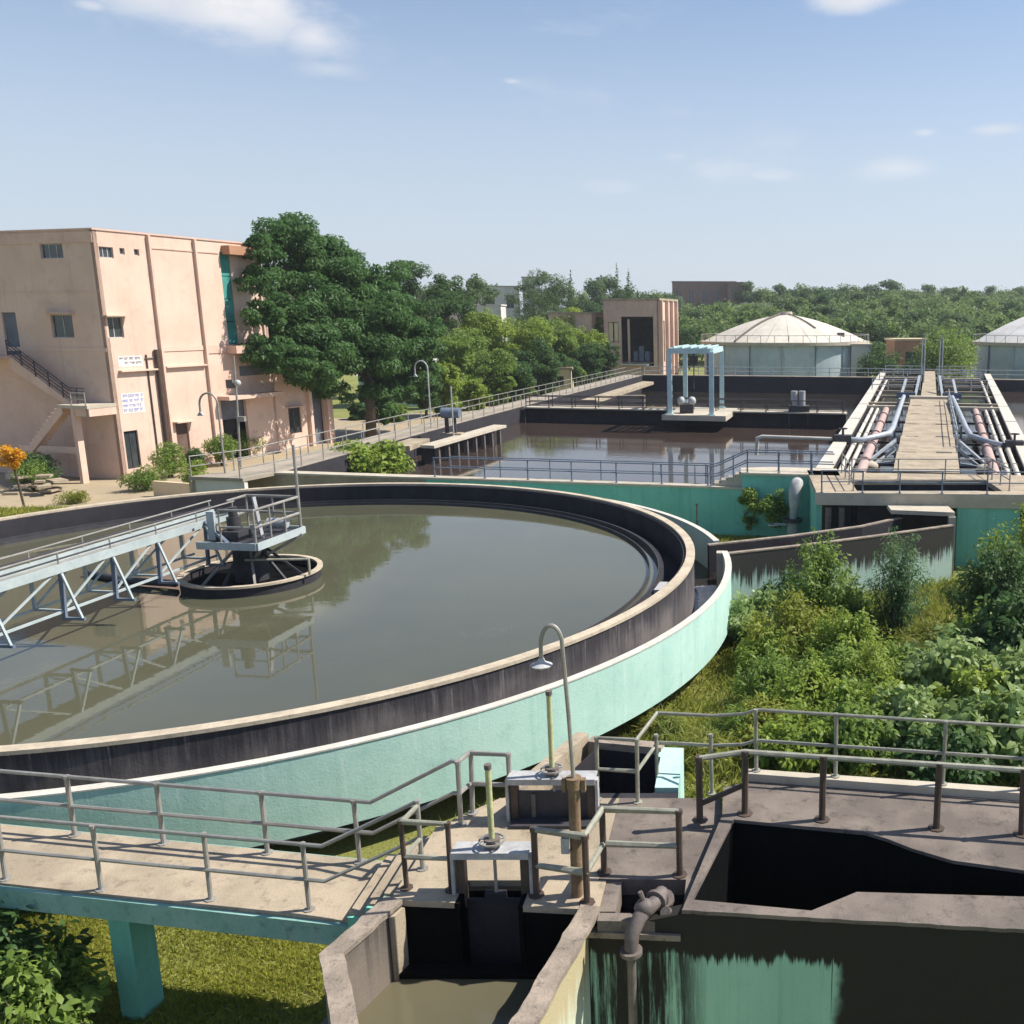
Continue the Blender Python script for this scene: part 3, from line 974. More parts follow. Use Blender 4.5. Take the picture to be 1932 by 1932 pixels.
struct('far_basin_water', poly_sheet([(-19.3, 84.9), (9.6, 79.2), (17.4, 126.3), (-13.8, 131.6)], 0.2), 'dark_water')
struct('right_basin_water', poly_sheet([(14.2, 43), (60, 38), (60, 118), (24, 124)], 0.9), 'aer_water')
# left-hand walkway with its rails
sw = thing('side_walkway', 'long concrete walkway along the left edge of the brown basin', 'walkway', (-24, 50, 0))
lo = [(-27.4, 46.6), (-25.9, 49), (-23.6, 72), (-21.6, 88), (-16.2, 133)]
li = [(-24.4, 46.0), (-23.45, 48.8), (-21.1, 72), (-19.2, 88), (-13.7, 131.6)]
pv = lo + li[::-1]
MB().prism(pv, T - 0.15, T + 0.02).build('slab', 'paving', sw)
MB().wall(lo, 0.25, 0.0, T - 0.153, -1).build('side_wall', 'concrete', sw)
MB().wall([(-27.3, 46.65), (-24.4, 46.1)], 0.25, 0.0, T - 0.153, 1).build('end_wall', 'white_house', sw)
lor = [(a + .15, b, T + .02) for a, b in lo]
lir = [(a - .12, b, T + .02) for a, b in li]
railing('grey pipe rail along the outer edge of the left basin walkway', lor, along(lor, 2.2), 1.0, 0.032, 'galv', (0.5,))
railing('grey pipe rail along the water edge of the left basin walkway', lir, along(lir, 2.2), 1.0, 0.032, 'galv', (0.5,))
# concrete platform standing in the water by the walkway
pf = thing('pump_platform', 'pale concrete platform on dark legs beside the left basin walkway', 'platform', (-19, 62, 0))
MB().prism([(-19.95, 58.8), (-19.0, 58.5), (-17.35, 70.1), (-18.35, 70.4)], 2.1, 2.28).build('slab', 'pale_concrete', pf)
MB().prism([(-21.9, 58.2), (-20.4, 58.2), (-20.4, 62), (-21.7, 62)], 2.0, 2.3).build('link_slab', 'concrete', pf)
for k in range(8):
    f = (k + .3) / 8
    x, y = -19.2 + 1.65 * f, 59.2 + 11.0 * f
    MB().box(x - .15, x + .10, y - .15, y + .15, 0.2, 2.1).build('leg', 'cast_iron', pf)
MB().wall([(-19.8, 59.0), (-18.3, 70.2)], 0.2, 0.2, 2.09, 1).build('back_wall', 'black_wall', pf)
pt = thing('platform_motor', 'grey drum shaped motor on a stand by the left walkway', 'motor', (-19.6, 64.2, 2.28))
MB().tube([(-20.2, 64.2, 3.75), (-19.0, 64.2, 3.75)], 0.36, 14).build('motor_body', 'steel_blue', pt, True)
MB().tube([(-19.9, 64.2, 2.28), (-19.9, 64.2, 3.4)], 0.14, 10).build('stand', 'dark_steel', pt, True)
MB().tube([(-19.35, 64.2, 2.28), (-19.35, 64.2, 3.4)], 0.10, 10).build('stand', 'dark_steel', pt, True)
MB().box(-20.3, -18.9, 63.8, 64.6, 2.285, 2.4).build('base_plate', 'concrete', pt)
MB().tube([(-19.3, 63.6, 2.28), (-19.3, 63.6, 5.6)], 0.05, 8).build('pole', 'white_metal', pt, True)
# lamps by the walkway
for (x, y, hh, lab) in ((-22.2, 68.0, 5.4, 'white hook topped lamp post beside the left basin walkway'), (-26.1, 47.6, 4.7, 'grey hook topped lamp post at the near end of the left basin walkway')):
    lp = thing('lamp_post', lab, 'lamp', (x, y, T))
    pts = [(x, y, T), (x, y, T + hh - 1.2)] + [(x - 0.45 + 0.45 * math.cos(R(a)), y, T + hh - 1.2 + 0.55 * math.sin(R(a))) for a in range(20, 181, 20)] + [(x - .9, y, T + hh - 1.7)]
    MB().tube(pts, 0.05, 8).build('pole', 'white_metal' if 'white' in lab else 'galv', lp, True)
    MB().ring((x - .9, y), [(0.03, T + hh - 1.55), (0.17, T + hh - 1.75), (0.15, T + hh - 1.77), (0.02, T + hh - 1.62)], 14).build('lamp_shade', 'white_metal', lp, True)

# front rail of the basin, its stair rail
fr = [(-15.2, 46.6, T), (-9.8, 45.62, T), (-1.5, 44.1, T)]
fp = [(x, 46.62 - 0.183 * (x + 15.2) - .0, T) for x in (-15.2, -12.6, -10.4, -8.2, -6.0, -3.8, -1.6)]
railing('dark pipe rail along the top of the teal basin wall', fr, fp, 0.95, 0.035, 'steel_blue', (0.5,))
fr2 = [(-14.5, 47.05, T), (-1.2, 44.62, T)]
railing('second dark pipe rail on the water side of the teal basin wall', fr2, along(fr2, 2.6), 0.95, 0.030, 'steel_blue', (0.5,))
for k, off in enumerate((0.05, 0.75)):
    st = [(-1.45, 43.95 + off, T), (-1.2, 43.9 + off, T), (0.25, 43.62 + off, 3.0), (4.2, 42.9 + off, 3.0)]
    railing(('near' if k == 0 else 'far') + ' dark pipe rail climbing the steps to the right end of the basin', st, [st[0], (-0.4, 43.77 + off, T + .40), st[2], (1.7, 43.36 + off, 3.0), (3.2, 43.08 + off, 3.0)], 0.95, 0.035, 'steel_blue', (0.5,))
for (z0, yy) in ((0, -0.12),):
    pr_ = thing('water_pipe', 'short upright dark standpipe in front of the teal basin wall', 'pipe', (-2.1, 43.5, 0))
    MB().tube([(-2.1, 43.5, 0), (-2.1, 43.5, 1.5)], 0.045, 8).build('pipe', 'cast_iron', pr_, True)
    MB().tube([(-2.1, 43.5, 1.5), (-2.1, 43.5, 1.56)], 0.07, 8).build('cap', 'cast_iron', pr_, True)
# rails over the middle and far walls
def seg(a, b, n):
    a, b = Vector(a), Vector(b)
    return [tuple(a.lerp(b, i / (n - 1))) for i in range(n)]


mw = T + 0.03
railing('near pipe rail on the middle walkway of the brown basin', [(-19.0, 84.1, mw), (8.3, 78.55, mw)], seg((-19.0, 84.1, mw), (8.3, 78.55, mw), 14), 0.95, 0.045, 'dark_steel', (0.5,))
railing('far pipe rail on the middle walkway of the brown basin', [(-18.9, 85.2, mw), (8.5, 79.6, mw)], seg((-18.9, 85.2, mw), (8.5, 79.6, mw), 14), 0.95, 0.045, 'dark_steel', (0.5,))
railing('thin grey rail along the far wall of the basin below the white tank', [(-13.4, 132.2, T + .1), (16.6, 126.7, T + .1), (36, 121.2, T + .1)], seg((-13.4, 132.2, T + .1), (16.6, 126.7, T + .1), 13) + seg((18.5, 126.2, T + .1), (36, 121.2, T + .1), 8), 1.1, 0.05, 'grey_pipe', (0.5,))
sd = thing('basin_side_ledge', 'grey sloping concrete ledge at the far left corner of the basin', 'ledge', (-13, 112, 0))
MB().prism([(-16.2, 96), (-14.6, 96), (-11.4, 124), (-12.9, 125)], 1.6, 1.95).build('slab', 'concrete', sd)
MB().box(-13.6, -10.6, 104.2, 104.8, 0.2, 1.75).build('pier', 'concrete', sd)

# pale blue gantry on the middle walkway
gt = thing('gantry_frame', 'pale blue four legged steel gantry standing on the middle walkway', 'gantry', (-4, 78, T))
MB().prism([(-6.5, 77.2), (-1.3, 76.1), (-0.4, 83.0), (-5.6, 84.1)], 1.9, T + 0.028).build('platform_slab', 'pale_concrete', gt)
gA, gB, gC, gD = (-5.85, 77.6), (-2.45, 76.8), (-1.75, 83.0), (-4.95, 83.8)
for x, y in (gA, gB, gC, gD):
    MB().box(x - .19, x + .19, y - .19, y + .19, T + 0.03, 7.35).build('leg', 'gantry', gt)
    MB().box(x - .3, x + .3, y - .3, y + .3, T + 0.03, T + 0.12).build('foot_plate', 'gantry', gt)
for a, b in ((gA, gB), (gD, gC), (gA, gD), (gB, gC)):
    MB().bar((*a, 7.42), (*b, 7.42), 0.26, 0.42).build('top_beam', 'gantry', gt)
for k in range(5):
    f = (k + .5) / 5
    a = Vector((*gA, 7.7)).lerp(Vector((*gB, 7.7)), f)
    b = Vector((*gD, 7.7)).lerp(Vector((*gC, 7.7)), f)
    MB().bar(a, b, 0.14, 0.14).build('cross_beam', 'gantry', gt)
ho = thing('chain_hoist', 'dark chain hoist hanging in the pale blue gantry', 'hoist', (-4.0, 80, 6.6))
MB().box(-4.35, -3.65, 79.7, 80.3, 6.25, 6.95).build('hoist_body', 'dark_steel', ho)
MB().box(-4.1, -3.9, 79.9, 80.1, 6.95, 7.62).build('trolley', 'dark_steel', ho)
MB().tube([(-4, 80, 6.25), (-4, 80, 4.2)], 0.05, 6).build('chain', 'dark_steel', ho)
gp_ = thing('gate_gear', 'dark gear unit with two white drums on the walkway inside the gantry', 'machine', (-4.6, 78.6, T))
MB().box(-5.1, -4.0, 78.2, 79.2, T + .03, T + .75).build('gear_housing', 'dark_steel', gp_)
for x in (-5.0, -4.1):
    MB().ball((x, 78.4, T + 1.05), 0.33, 0.33, 0.36, 12, 8).build('drum', 'white_metal', gp_, True)
mt = thing('aerator_motor', 'pale grey motor on a black stand over the middle walkway', 'motor', (4.7, 79.8, T))
MB().box(3.9, 5.6, 79.3, 80.4, T + .03, T + .55).build('stand', 'dark_steel', mt)
for x in (4.35, 5.0):
    MB().tube([(x, 79.8, T + .55), (x, 79.8, T + 1.75)], 0.28, 12).build('motor_body', 'white_metal', mt, True)
for x in (3.95, 5.5):
    MB().tube([(x, 79.4, T), (x, 79.4, T - 1.2)], 0.09, 8).build('hanger', 'dark_steel', mt, True)

# ================================================================== PIPE BRIDGE BLOCK (right)
D = 3.0
av, au = Vector((0.191, 0.982)), Vector((0.982, -0.191))
ao = Vector((8.6, 44.0))


def ap(s, e):
    p = ao + av * s + au * e
    return (p.x, p.y)


def ap3(s, e, z):
    return Vector((*ap(s, e), z))


pb = thing('pipe_walkway', 'wide concrete centre walkway running away between two rows of pipes', 'walkway', (*ap(0, 0), 0))
JO = [-0.4, 6.5, 13.5, 20.5, 27.5, 34.5, 41.0]
for k in range(len(JO) - 1):
    s0, s1 = JO[k] + 0.03, JO[k + 1] - 0.03
    MB().prism([ap(s0, -1.52), ap(s0, 1.52), ap(s1, 1.58), ap(s1, -1.58)], D - 0.25, D + rnd.uniform(-0.008, 0.008)).build('deck_panel', 'concrete', pb)
    if k:
        for e0, e1 in ((-1.3, -0.55), (0.5, 1.3)):
            MB().prism([ap(s0 - .22, e0), ap(s0 - .22, e1), ap(s0 + .12, e1), ap(s0 + .12, e0)], D - .02, D + .035).build('joint_cover', 'cast_iron' if e0 > 0 else 'concrete', pb)
MB().prism([ap(-0.4, -1.3), ap(-0.4, 1.3), ap(41, 1.3), ap(41, -1.3)], -0.5, D - 0.26).build('support_wall', 'black_wall', pb)
MB().prism([ap(41.1, -1.7), ap(41.1, 1.7), ap(42.0, 1.7), ap(42.0, -1.7)], D - .2, D + .22).build('end_step', 'pale_concrete', pb)
MB().prism([ap(42.05, -0.7), ap(42.05, 0.7), ap(86, 0.7), ap(86, -0.7)], D - .3, D + .06).build('narrow_deck', 'concrete', pb)
MB().prism([ap(42.05, -0.5), ap(42.05, 0.5), ap(86, 0.5), ap(86, -0.5)], -0.5, D - .31).build('narrow_wall', 'black_wall', pb)


for sgn, lab in ((-1, 'left'), (1, 'right')):
    e0, e1 = (5.15, 6.35) if sgn < 0 else (5.3, 7.6)
    t_ = thing('basin_divider_wall', 'long pale topped concrete wall on the ' + lab + ' side of the pipe walkway', 'wall', (*ap(0, sgn * e0), 0))
    a, b = ap(-0.3, sgn * e0), ap(82, sgn * e1)
    MB().wall([a, b], 0.72, -0.5, D - 0.12, 1 if sgn > 0 else -1).build('wall', 'black_wall', t_)
    n_ = 7
    for k in range(n_):
        f0, f1 = k / n_, (k + 1) / n_
        pa = Vector(a).lerp(Vector(b), f0 + .002)
        pb2 = Vector(a).lerp(Vector(b), f1 - .002)
        MB().wall([pa - au * sgn * -0.02, pb2 - au * sgn * -0.02], 0.76, D - 0.117, D + 0.02, 1 if sgn > 0 else -1).build('coping', 'pale_pipe', t_)
    # pipes between the wall and the walkway
    def lane(s0, s1, k, z):
        """k from 0 at the divider wall to 1 at the walkway."""
        def e(s):
            w_ = e0 + (e1 - e0) * s / 82
            return sgn * ((w_ - .72) * (1 - k) + 1.6 * k)
        return [ap3(s0, e(s0), z), ap3(s1, e(s1), z)]
    for nm, k, r, m, s0, s1, lb in (('pipe', 0.13, 0.13, 'pale_pipe', -0.2, 70, 'thin pale pipe nearest the ' + lab + ' divider wall'),
                                    ('pipe', 0.27, 0.12, 'pale_pipe', -0.1, 33, 'thin pale pipe in the middle of the ' + lab + ' pipe row'),
                                    ('pipe', 0.47, 0.26, 'pink_pipe', -0.1, 34, 'fat dusty pink pipe in the ' + lab + ' pipe row')):
        q = lane(s0, s1, k, 2.78 if r < .2 else 2.72)
        p_ = thing(nm, lb, 'pipe', q[0])
        MB().tube(q, r, 12).build('pipe_run', m, p_, True)
        L = (q[1] - q[0]).length
        dd = (q[1] - q[0]).normalized()
        for s in np.arange(4, L, 6.0):
            c = q[0] + dd * s
            MB().tube([c - dd * .05, c + dd * .05], r * 1.35, 12).build('flange', m, p_, True)
    # beams across, gratings and rails far on
    for s, m in ((33.5, 'pale_concrete'), (36.5, 'concrete')):
        q = lane(s, s, 0, 2.9)[0], lane(s, s, 1, 2.9)[0]
        bm = thing('cross_beam', ('pale' if m[0] == 'p' else 'grey') + ' beam crossing the ' + lab + ' pipe row', 'beam', q[0])
        MB().bar(q[0], q[1], 0.5, 0.3).build('beam', m, bm)
    for s in (47, 53, 60, 68):
        q = lane(s, s, 0, 2.7)[0], lane(s, s, 1, 2.7)[0]
        bm = thing('cross_beam', {47: 'first', 53: 'second', 60: 'third', 68: 'last'}[s] + ' dark grey strut over the far ' + lab + ' channel, counted from the near end', 'beam', q[0], 'struts over the far ' + lab + ' channel')
        MB().bar(q[0], q[1], 0.35, 0.25).build('beam', 'concrete', bm)
    for s in (5.2, 9.5, 14.5, 20.5, 26.5):
        q = lane(s, s, 0, 2.45)[0], lane(s, s, 1, 2.45)[0]
        bm = thing('pipe_support', {5: 'first', 9: 'second', 14: 'third', 20: 'fourth', 26: 'fifth'}[int(s)] + ' dark bar under the ' + lab + ' pipe row from the near end', 'beam', q[0], 'bars under the ' + lab + ' pipes')
        MB().bar(q[0], q[1], 0.12, 0.14).build('beam', 'dark_steel', bm)
    # grey header pipe with its bend and valve
    e_in = sgn * 2.15
    hp = thing('header_pipe', 'grey header pipe bending down to a black valve ' + ('left' if sgn < 0 else 'right') + ' of the walkway', 'pipe', ap3(8, e_in, 3.2))
    if sgn < 0:
        pts = [ap3(38, -2.1, 3.45), ap3(13.5, -2.1, 3.45), ap3(11.6, -2.25, 3.35), ap3(10.2, -3.7, 3.1), ap3(10.2, -4.3, 3.1)]
        MB().tube(pts, 0.17, 12).build('pipe_run', 'grey_pipe', hp, True)
        MB().tube([ap3(10.2, -5.4, 3.12), ap3(10.6, -9.6, 3.12), ap3(10.65, -9.9, 3.0), ap3(10.65, -9.95, 2.0)], 0.11, 10).build('branch_pipe', 'pale_pipe', hp, True)
        c = ap3(10.2, -4.8, 3.12)
    else:
        pts = [ap3(38, 1.95, 3.45), ap3(14.5, 2.3, 3.4), ap3(12.5, 2.5, 3.2), ap3(11.2, 3.6, 3.0), ap3(10.5, 4.2, 2.95)]
        MB().tube(pts, 0.17, 12).build('pipe_run', 'grey_pipe', hp, True)
        MB().tube([ap3(10.3, 5.4, 3.0), ap3(10.6, 13, 3.0)], 0.11, 10).build('branch_pipe', 'pale_pipe', hp, True)
        c = ap3(10.4, 4.8, 3.0)
    MB().obox(c.xy, au, av, 0.5, 0.32, c.z - .28, c.z + .26).build('valve_body', 'dark_steel', hp)
    MB().tube([c + Vector((0, 0, .2)), c + Vector((0, 0, .62))], 0.07, 8).build('valve_stem', 'dark_steel', hp, True)
    MB().ring((c.x, c.y), [(0.2, c.z + .6), (0.26, c.z + .6), (0.26, c.z + .65), (0.2, c.z + .65)], 20).build('hand_wheel', 'dark_steel', hp, True)
    for s in (16, 24, 32):
        MB().bar(ap3(s, sgn * 2.05, 2.4), ap3(s, sgn * 2.05, 3.4), 0.12, 0.1).build('pipe_stand', 'steel_blue', hp)
    # latticed bracket and rails by the walkway
    lf = thing('bracket_frame', 'blue grey steel bracket frame beside the ' + lab + ' edge of the walkway', 'frame', ap3(6.5, sgn * 2, D))
    for a_, b_ in (((4.6, 3.2, 2.5), (9.0, 1.75, 3.3)), ((4.3, 3.2, 2.2), (8.6, 1.75, 2.8)), ((5.2, 3.1, 2.4), (5.2, 1.7, 2.6)), ((7.2, 2.5, 2.4), (7.2, 1.7, 3.1)), ((9.0, 1.75, 2.0), (9.0, 1.75, 3.4))):
        MB().bar(ap3(a_[0], sgn * a_[1], a_[2]), ap3(b_[0], sgn * b_[1], b_[2]), 0.12, 0.14).build('frame_bar', 'grey_pipe', lf)
    MB().ball(ap3(3.9, sgn * 2.9, 2.55), 0.5, 0.4, 0.3, 10, 7).build('counterweight', 'pale_concrete', lf, True)
    pr2 = [ap3(9.2, sgn * 1.62, D), ap3(40, sgn * 1.66, D)]
    if sgn > 0:
        railing('blue grey rail along the right edge of the pipe walkway', [tuple(p) for p in pr2], along([tuple(p) for p in pr2], 3.4), 0.95, 0.035, 'grey_pipe', (0.5,))
    # tall rail ends and posts at the far end
    tg = thing('channel_gate', 'pale steel channel gate frame at the far end of the walkway, ' + lab + ' one', 'gate', ap3(44, sgn * 1.8, D))
    for s, e, h in ((43.5, 1.3, 1.9), (44.5, 2.6, 1.5)):
        MB().bar(ap3(s, sgn * e, 2.6), ap3(s + 6, sgn * (e - .35), 2.6 + h), 0.22, 0.2).build('gate_post', 'grey_pipe', tg)
    MB().bar(ap3(44, sgn * 1.2, 3.1), ap3(44, sgn * 2.9, 3.1), 0.2, 0.5).build('gate_beam', 'steel_blue', tg)
    for s in (52, 66, 80):
        for k in (0,):
            q = [tuple(ap3(s, sgn * 0.9, D)), tuple(ap3(s, sgn * 5.6, D))]
            railing({52: 'nearest', 66: 'middle', 80: 'farthest'}[s] + ' grey rail crossing behind the ' + lab + ' pipe row', q, seg(q[0], q[1], 4), 1.0, 0.05, 'grey_pipe', (0.5,), group='rails behind the ' + lab + ' pipe row')
for (s, e, h, lb) in ((62, -0.6, 5.2, 'thin grey pole standing left at the far end of the walkway, the taller one'), (63, 1.0, 4.6, 'thin grey pole standing right at the far end of the walkway, the nearer one'), (70, 1.4, 4.9, 'thin grey pole standing right at the far end of the walkway, the farther one'), (74, -1.0, 4.4, 'thin grey pole standing left at the far end of the walkway, the shorter one')):
    pq = ap3(s, e, D)
    po = thing('lamp_post', lb, 'pole', pq, 'poles at the far end of the walkway')
    MB().tube([pq, pq + Vector((0, 0, h))], 0.07, 8).build('pole', 'grey_pipe', po, True)
    MB().box(pq.x - .3, pq.x + .1, pq.y - .1, pq.y + .1, pq.z + h, pq.z + h + .12).build('lamp_head', 'white_metal', po)
struct('left_channel_water', poly_sheet([ap(-0.3, -5.0), ap(-0.3, -1.3), ap(82, -.5), ap(82, -6.3)], 1.5), 'dark_water')
struct('right_channel_water', poly_sheet([ap(-0.3, 1.3), ap(-0.3, 5.2), ap(82, 7.5), ap(82, .5)], 1.5), 'dark_water')

# front block carrying the hatch
fb = thing('inlet_block', 'cream edged concrete inlet block on teal walls in front of the pipe walkway', 'structure', (8, 40, 0))
hx0, hx1, hy0, hy1 = 4.75, 10.75, 38.75, 41.45


def fs(x):
    return 38.35 - 0.055 * (x - 3.1)


for poly in ([(3.05, fs(3.05)), (hx0, fs(hx0)), (hx0, 43.9), (3.05, 44.3)], [(hx0 + .002, fs(hx0)), (hx1, fs(hx1)), (hx1, hy0), (hx0 + .002, hy0)], [(hx0 + .002, hy1), (hx1, hy1), (hx1, 43.0), (hx0 + .002, 43.6)], [(hx1 + .002, fs(hx1)), (17, fs(17)), (17, 42.3), (hx1 + .002, 43.0)]):
    MB().prism(poly, D - 0.2, D).build('deck_slab', 'concrete', fb)
MB().prism([(3.0, fs(3.0) - .12), (8.3, fs(8.3) - .12), (8.3, fs(8.3) - .004), (3.0, fs(3.0) - .004)], 2.52, D + 0.03).build('fascia', 'pale_concrete', fb)
MB().prism([(8.303, fs(8.3) - .12), (17, fs(17) - .12), (17, fs(17) - .004), (8.303, fs(8.3) - .004)], 2.45, D + 0.03).build('fascia', 'pale_concrete', fb)
MB().prism([(5.9, 37.0), (8.32, 36.5), (8.32, 37.9), (5.9, 38.2)], 2.40, 2.56).build('channel_lintel', 'pale_concrete', fb)
MB().box(8.08, 8.34, 36.4, 36.66, 0.0, 2.39).build('pillar', 'pale_concrete', fb)
MB().box(3.3, 4.5, 38.6, 38.9, 0.0, 2.75).build('painted_shade_bay', 'dark_room', fb)  # solid block coloured dark in place of the shade inside the opening
MB().box(4.5, 8.2, 38.9, 39.2, 0.0, 2.75).build('wall', 'teal', fb)
MB().box(8.75, 11.3, 37.95, 38.25, 0.0, 2.75).build('wall', 'teal', fb)
MB().box(12.1, 17, 38.3, 38.6, 0.0, 2.75).build('wall', 'teal', fb)
MB().box(3.06, 3.3, 38.62, 43.2, 0.0, 2.78).build('side_wall', 'teal', fb)
for x in (3.55, 4.1):
    MB().tube([(x, 38.4, 0), (x, 38.4, 2.4)], 0.13, 10).build('drain_pipe', 'cast_iron', fb, True)
hf = MB()
hf.box(hx0, hx1, hy0, hy1, 1.4, 1.6)
hf.build('hatch_floor', 'dark_room', fb)
for x0, x1, y0, y1 in ((hx0 - .2, hx0, hy0, hy1), (hx1, hx1 + .2, hy0, hy1), (hx0, hx1, hy0 - .2, hy0), (hx0, hx1, hy1, hy1 + .2)):
    MB().box(x0, x1, y0, y1, 1.4, D - 0.21).build('hatch_wall', 'black_wall', fb)
for k, y in enumerate((39.3, 40.1, 40.9)):
    MB().box(hx0, hx1, y, y + .14, 2.45, 2.6).build('hatch_bar', 'grey_pipe', fb)
rf = [(3.2, fs(3.2) - .05, D + .03), (17, fs(17) - .05, D + .03)]
railing('pipe rail along the cream front edge of the inlet block', rf, [(x, fs(x) - .05, D + .03) for x in (3.25, 4.9, 6.4, 8.1, 9.9, 11.6, 13.4)], 0.9, 0.032, 'steel_blue', (0.5,))
rb = [(hx0 + .1, hy1 + .3, D), (hx1 + .3, hy1 + .2, D)]
railing('pipe rail behind the dark hatch of the inlet block', rb, seg(rb[0], rb[1], 4), 0.9, 0.030, 'galv', (0.5,))
rc = [(hx0 - .15, hy0 + .1, D), (hx0 - .15, 43.5, D)]
railing('short pipe rail left of the dark hatch of the inlet block', rc, seg(rc[0], rc[1], 4), 0.9, 0.030, 'galv', (0.5,))
rd = [(hx1 + .3, hy0 + .1, D), (hx1 + .3, 43, D)]
railing('short pipe rail right of the dark hatch of the inlet block', rd, seg(rd[0], rd[1], 4), 0.9, 0.030, 'galv', (0.5,))
eq = thing('valve_stand', 'pale valve stand between teal walls under the inlet block', 'valve', (11.75, 37.6, 0))
MB().tube([(11.75, 37.6, 0), (11.75, 37.6, 2.0)], 0.2, 10).build('stem', 'white_metal', eq, True)
MB().tube([(11.4, 37.6, 2.0), (12.1, 37.6, 2.0)], 0.25, 10).build('valve_body', 'white_metal', eq, True)

# white gooseneck vent pipe
vx, vy = 2.35, 42.2
vp = thing('vent_pipe', 'thick white gooseneck pipe with flange in front of the teal basin wall', 'pipe', (vx, vy, 0))
MB().tube([(vx - .05, vy, 0), (vx - .05, vy, 0.95)], 0.26, 14).build('base_pipe', 'white_metal', vp, True)
MB().tube([(vx - .05, vy, 0.98), (vx - .05, vy, 1.12)], 0.44, 16).build('flange', 'dark_steel', vp, True)
MB().tube([(vx - .05, vy, 1.12), (vx, vy, 1.5), (vx + .02, vy, 2.0), (vx + .05, vy + .05, 2.4), (vx + .12, vy + .25, 2.62), (vx + .16, vy + .6, 2.64)], [0.17, 0.2, 0.27, 0.29, 0.29, 0.28], 16).build('gooseneck', 'white_metal', vp, True)
MB().tube([(vx - .9, vy - .1, 0.86), (vx - .3, vy - .1, 0.86)], 0.06, 8).build('branch_pipe', 'white_metal', vp, True)
MB().ring((vx - .9, vy - .1), [(0.22, .84), (0.28, .84), (0.28, .89), (0.22, .89)], 18).build('hand_wheel', 'white_metal', vp, True)

# ================================================================== PEACH BUILDING
BC = Vector((-38.98, 59.42))
ba, bb = Vector((0.28, 0.96)), Vector((-0.96, 0.28))
bld = thing('office_building', 'tall peach plastered building with outside stair, left of the round tank', 'building', (*BC, 0))


class Face:
    """A facade: plan origin, direction along, outward direction."""
    def __init__(self, o, d, n):
        self.o, self.d, self.n = Vector(o), Vector(d), Vector(n)

    def p(self, s, z, out=0.0):
        q = self.o + self.d * s + self.n * out
        return Vector((q.x, q.y, z))

    def box(self, mb, s0, s1, z0, z1, o0, o1):
        mb.hexa([self.p(s0, z0, o0), self.p(s1, z0, o0), self.p(s1, z0, o1), self.p(s0, z0, o1)],
                [self.p(s0, z1, o0), self.p(s1, z1, o0), self.p(s1, z1, o1), self.p(s0, z1, o1)])
        return mb

    def wall(self, mb, s0, s1, z0, z1, holes, th=0.25):
        """Wall with real openings: a grid of blocks left out where a hole is."""
        ss = sorted({s0, s1, *[h[0] for h in holes], *[h[1] for h in holes]})
        zs = sorted({z0, z1, *[h[2] for h in holes], *[h[3] for h in holes]})
        ins = lambda s, z: any(h[0] < s < h[1] and h[2] < z < h[3] for h in holes) or not (s0 < s < s1 and z0 < z < z1)
        for i in range(len(ss) - 1):
            for j in range(len(zs) - 1):
                a, b, c, d = ss[i], ss[i + 1], zs[j], zs[j + 1]
                s, z = (a + b) / 2, (c + d) / 2
                if ins(s, z):
                    continue
                vs = [self.p(a, c), self.p(b, c), self.p(b, d), self.p(a, d)]
                mb.add(vs, [(0, 1, 2, 3)])
                for (ds, dz, e0, e1) in ((-1, 0, (a, c), (a, d)), (1, 0, (b, c), (b, d)), (0, -1, (a, c), (b, c)), (0, 1, (a, d), (b, d))):
                    s2 = s + ds * (b - a) / 2 + ds * .01
                    z2 = z + dz * (d - c) / 2 + dz * .01
                    if ins(s2, z2):
                        mb.add([self.p(*e0), self.p(*e1), self.p(*e1, -th), self.p(*e0, -th)], [(0, 1, 2, 3)])
        return mb

    def window(self, root, s0, s1, z0, z1, panes=2, frame='white_metal', shade=True, pane_m='glass', name='window', bars=0):
        w = MB()
        t = 0.045
        for a, b, c, d in ((s0, s0 + t, z0, z1), (s1 - t, s1, z0, z1), (s0 + t, s1 - t, z0, z0 + t), (s0 + t, s1 - t, z1 - t, z1)):
            self.box(w, a, b, c, d, -0.18, -0.10)
        for k in range(1, panes):
            x = s0 + (s1 - s0) * k / panes
            self.box(w, x - .025, x + .025, z0 + t, z1 - t, -0.17, -0.11)
        o = w.build(name, frame, root)
        for k in range(panes):
            a = s0 + (s1 - s0) * k / panes + .04
            b = s0 + (s1 - s0) * (k + 1) / panes - .04
            self.box(MB(), a, b, z0 + .04, z1 - .04, -0.155, -0.14).build('pane', pane_m, o)
        if shade:
            self.box(MB(), s0 - .25, s1 + .25, z1 + .05, z1 + .13, 0.003, 0.45).build('sunshade', 'peach', root)
        return o


FR = Face(BC, ba, (0.96, -0.28))
FL = Face(BC, bb, (-0.28, -0.96))
HB = 15.2
LT, LLn = 13.35, 15.0
holes = [(0.12, 1.28, 8.8, 10.05), (0.3, 1.25, 13.6, 14.25), (1.70, 2.05, 13.86, 14.25), (2.72, 3.08, 13.86, 14.25), (0.36, 1.35, 0.6, 3.0), (4.25, 5.25, 0.0, 3.1), (8.2, 10.5, 0.0, 4.3), (9.5, 13.0, 8.15, 14.5)]
FR.wall(MB(), 0, LT, 0, HB, holes).build('wall', 'peach', bld)
hl = [(2.5, 4.25, 8.8, 10.2), (2.5, 4.3, 13.58, 14.45), (7.1, 8.3, 7.7, 10.35)]
FL.wall(MB(), 0, LLn, 0, HB, hl).build('wall', 'peach', bld)
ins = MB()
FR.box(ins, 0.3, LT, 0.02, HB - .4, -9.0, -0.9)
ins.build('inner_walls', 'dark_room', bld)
FB = Face(BC + ba * LT, bb, (0.28, 0.96))
FB.wall(MB(), 0, LLn, 0, HB, []).build('wall', 'peach', bld)
FX = Face(BC + bb * LLn, ba, (-0.96, 0.28))
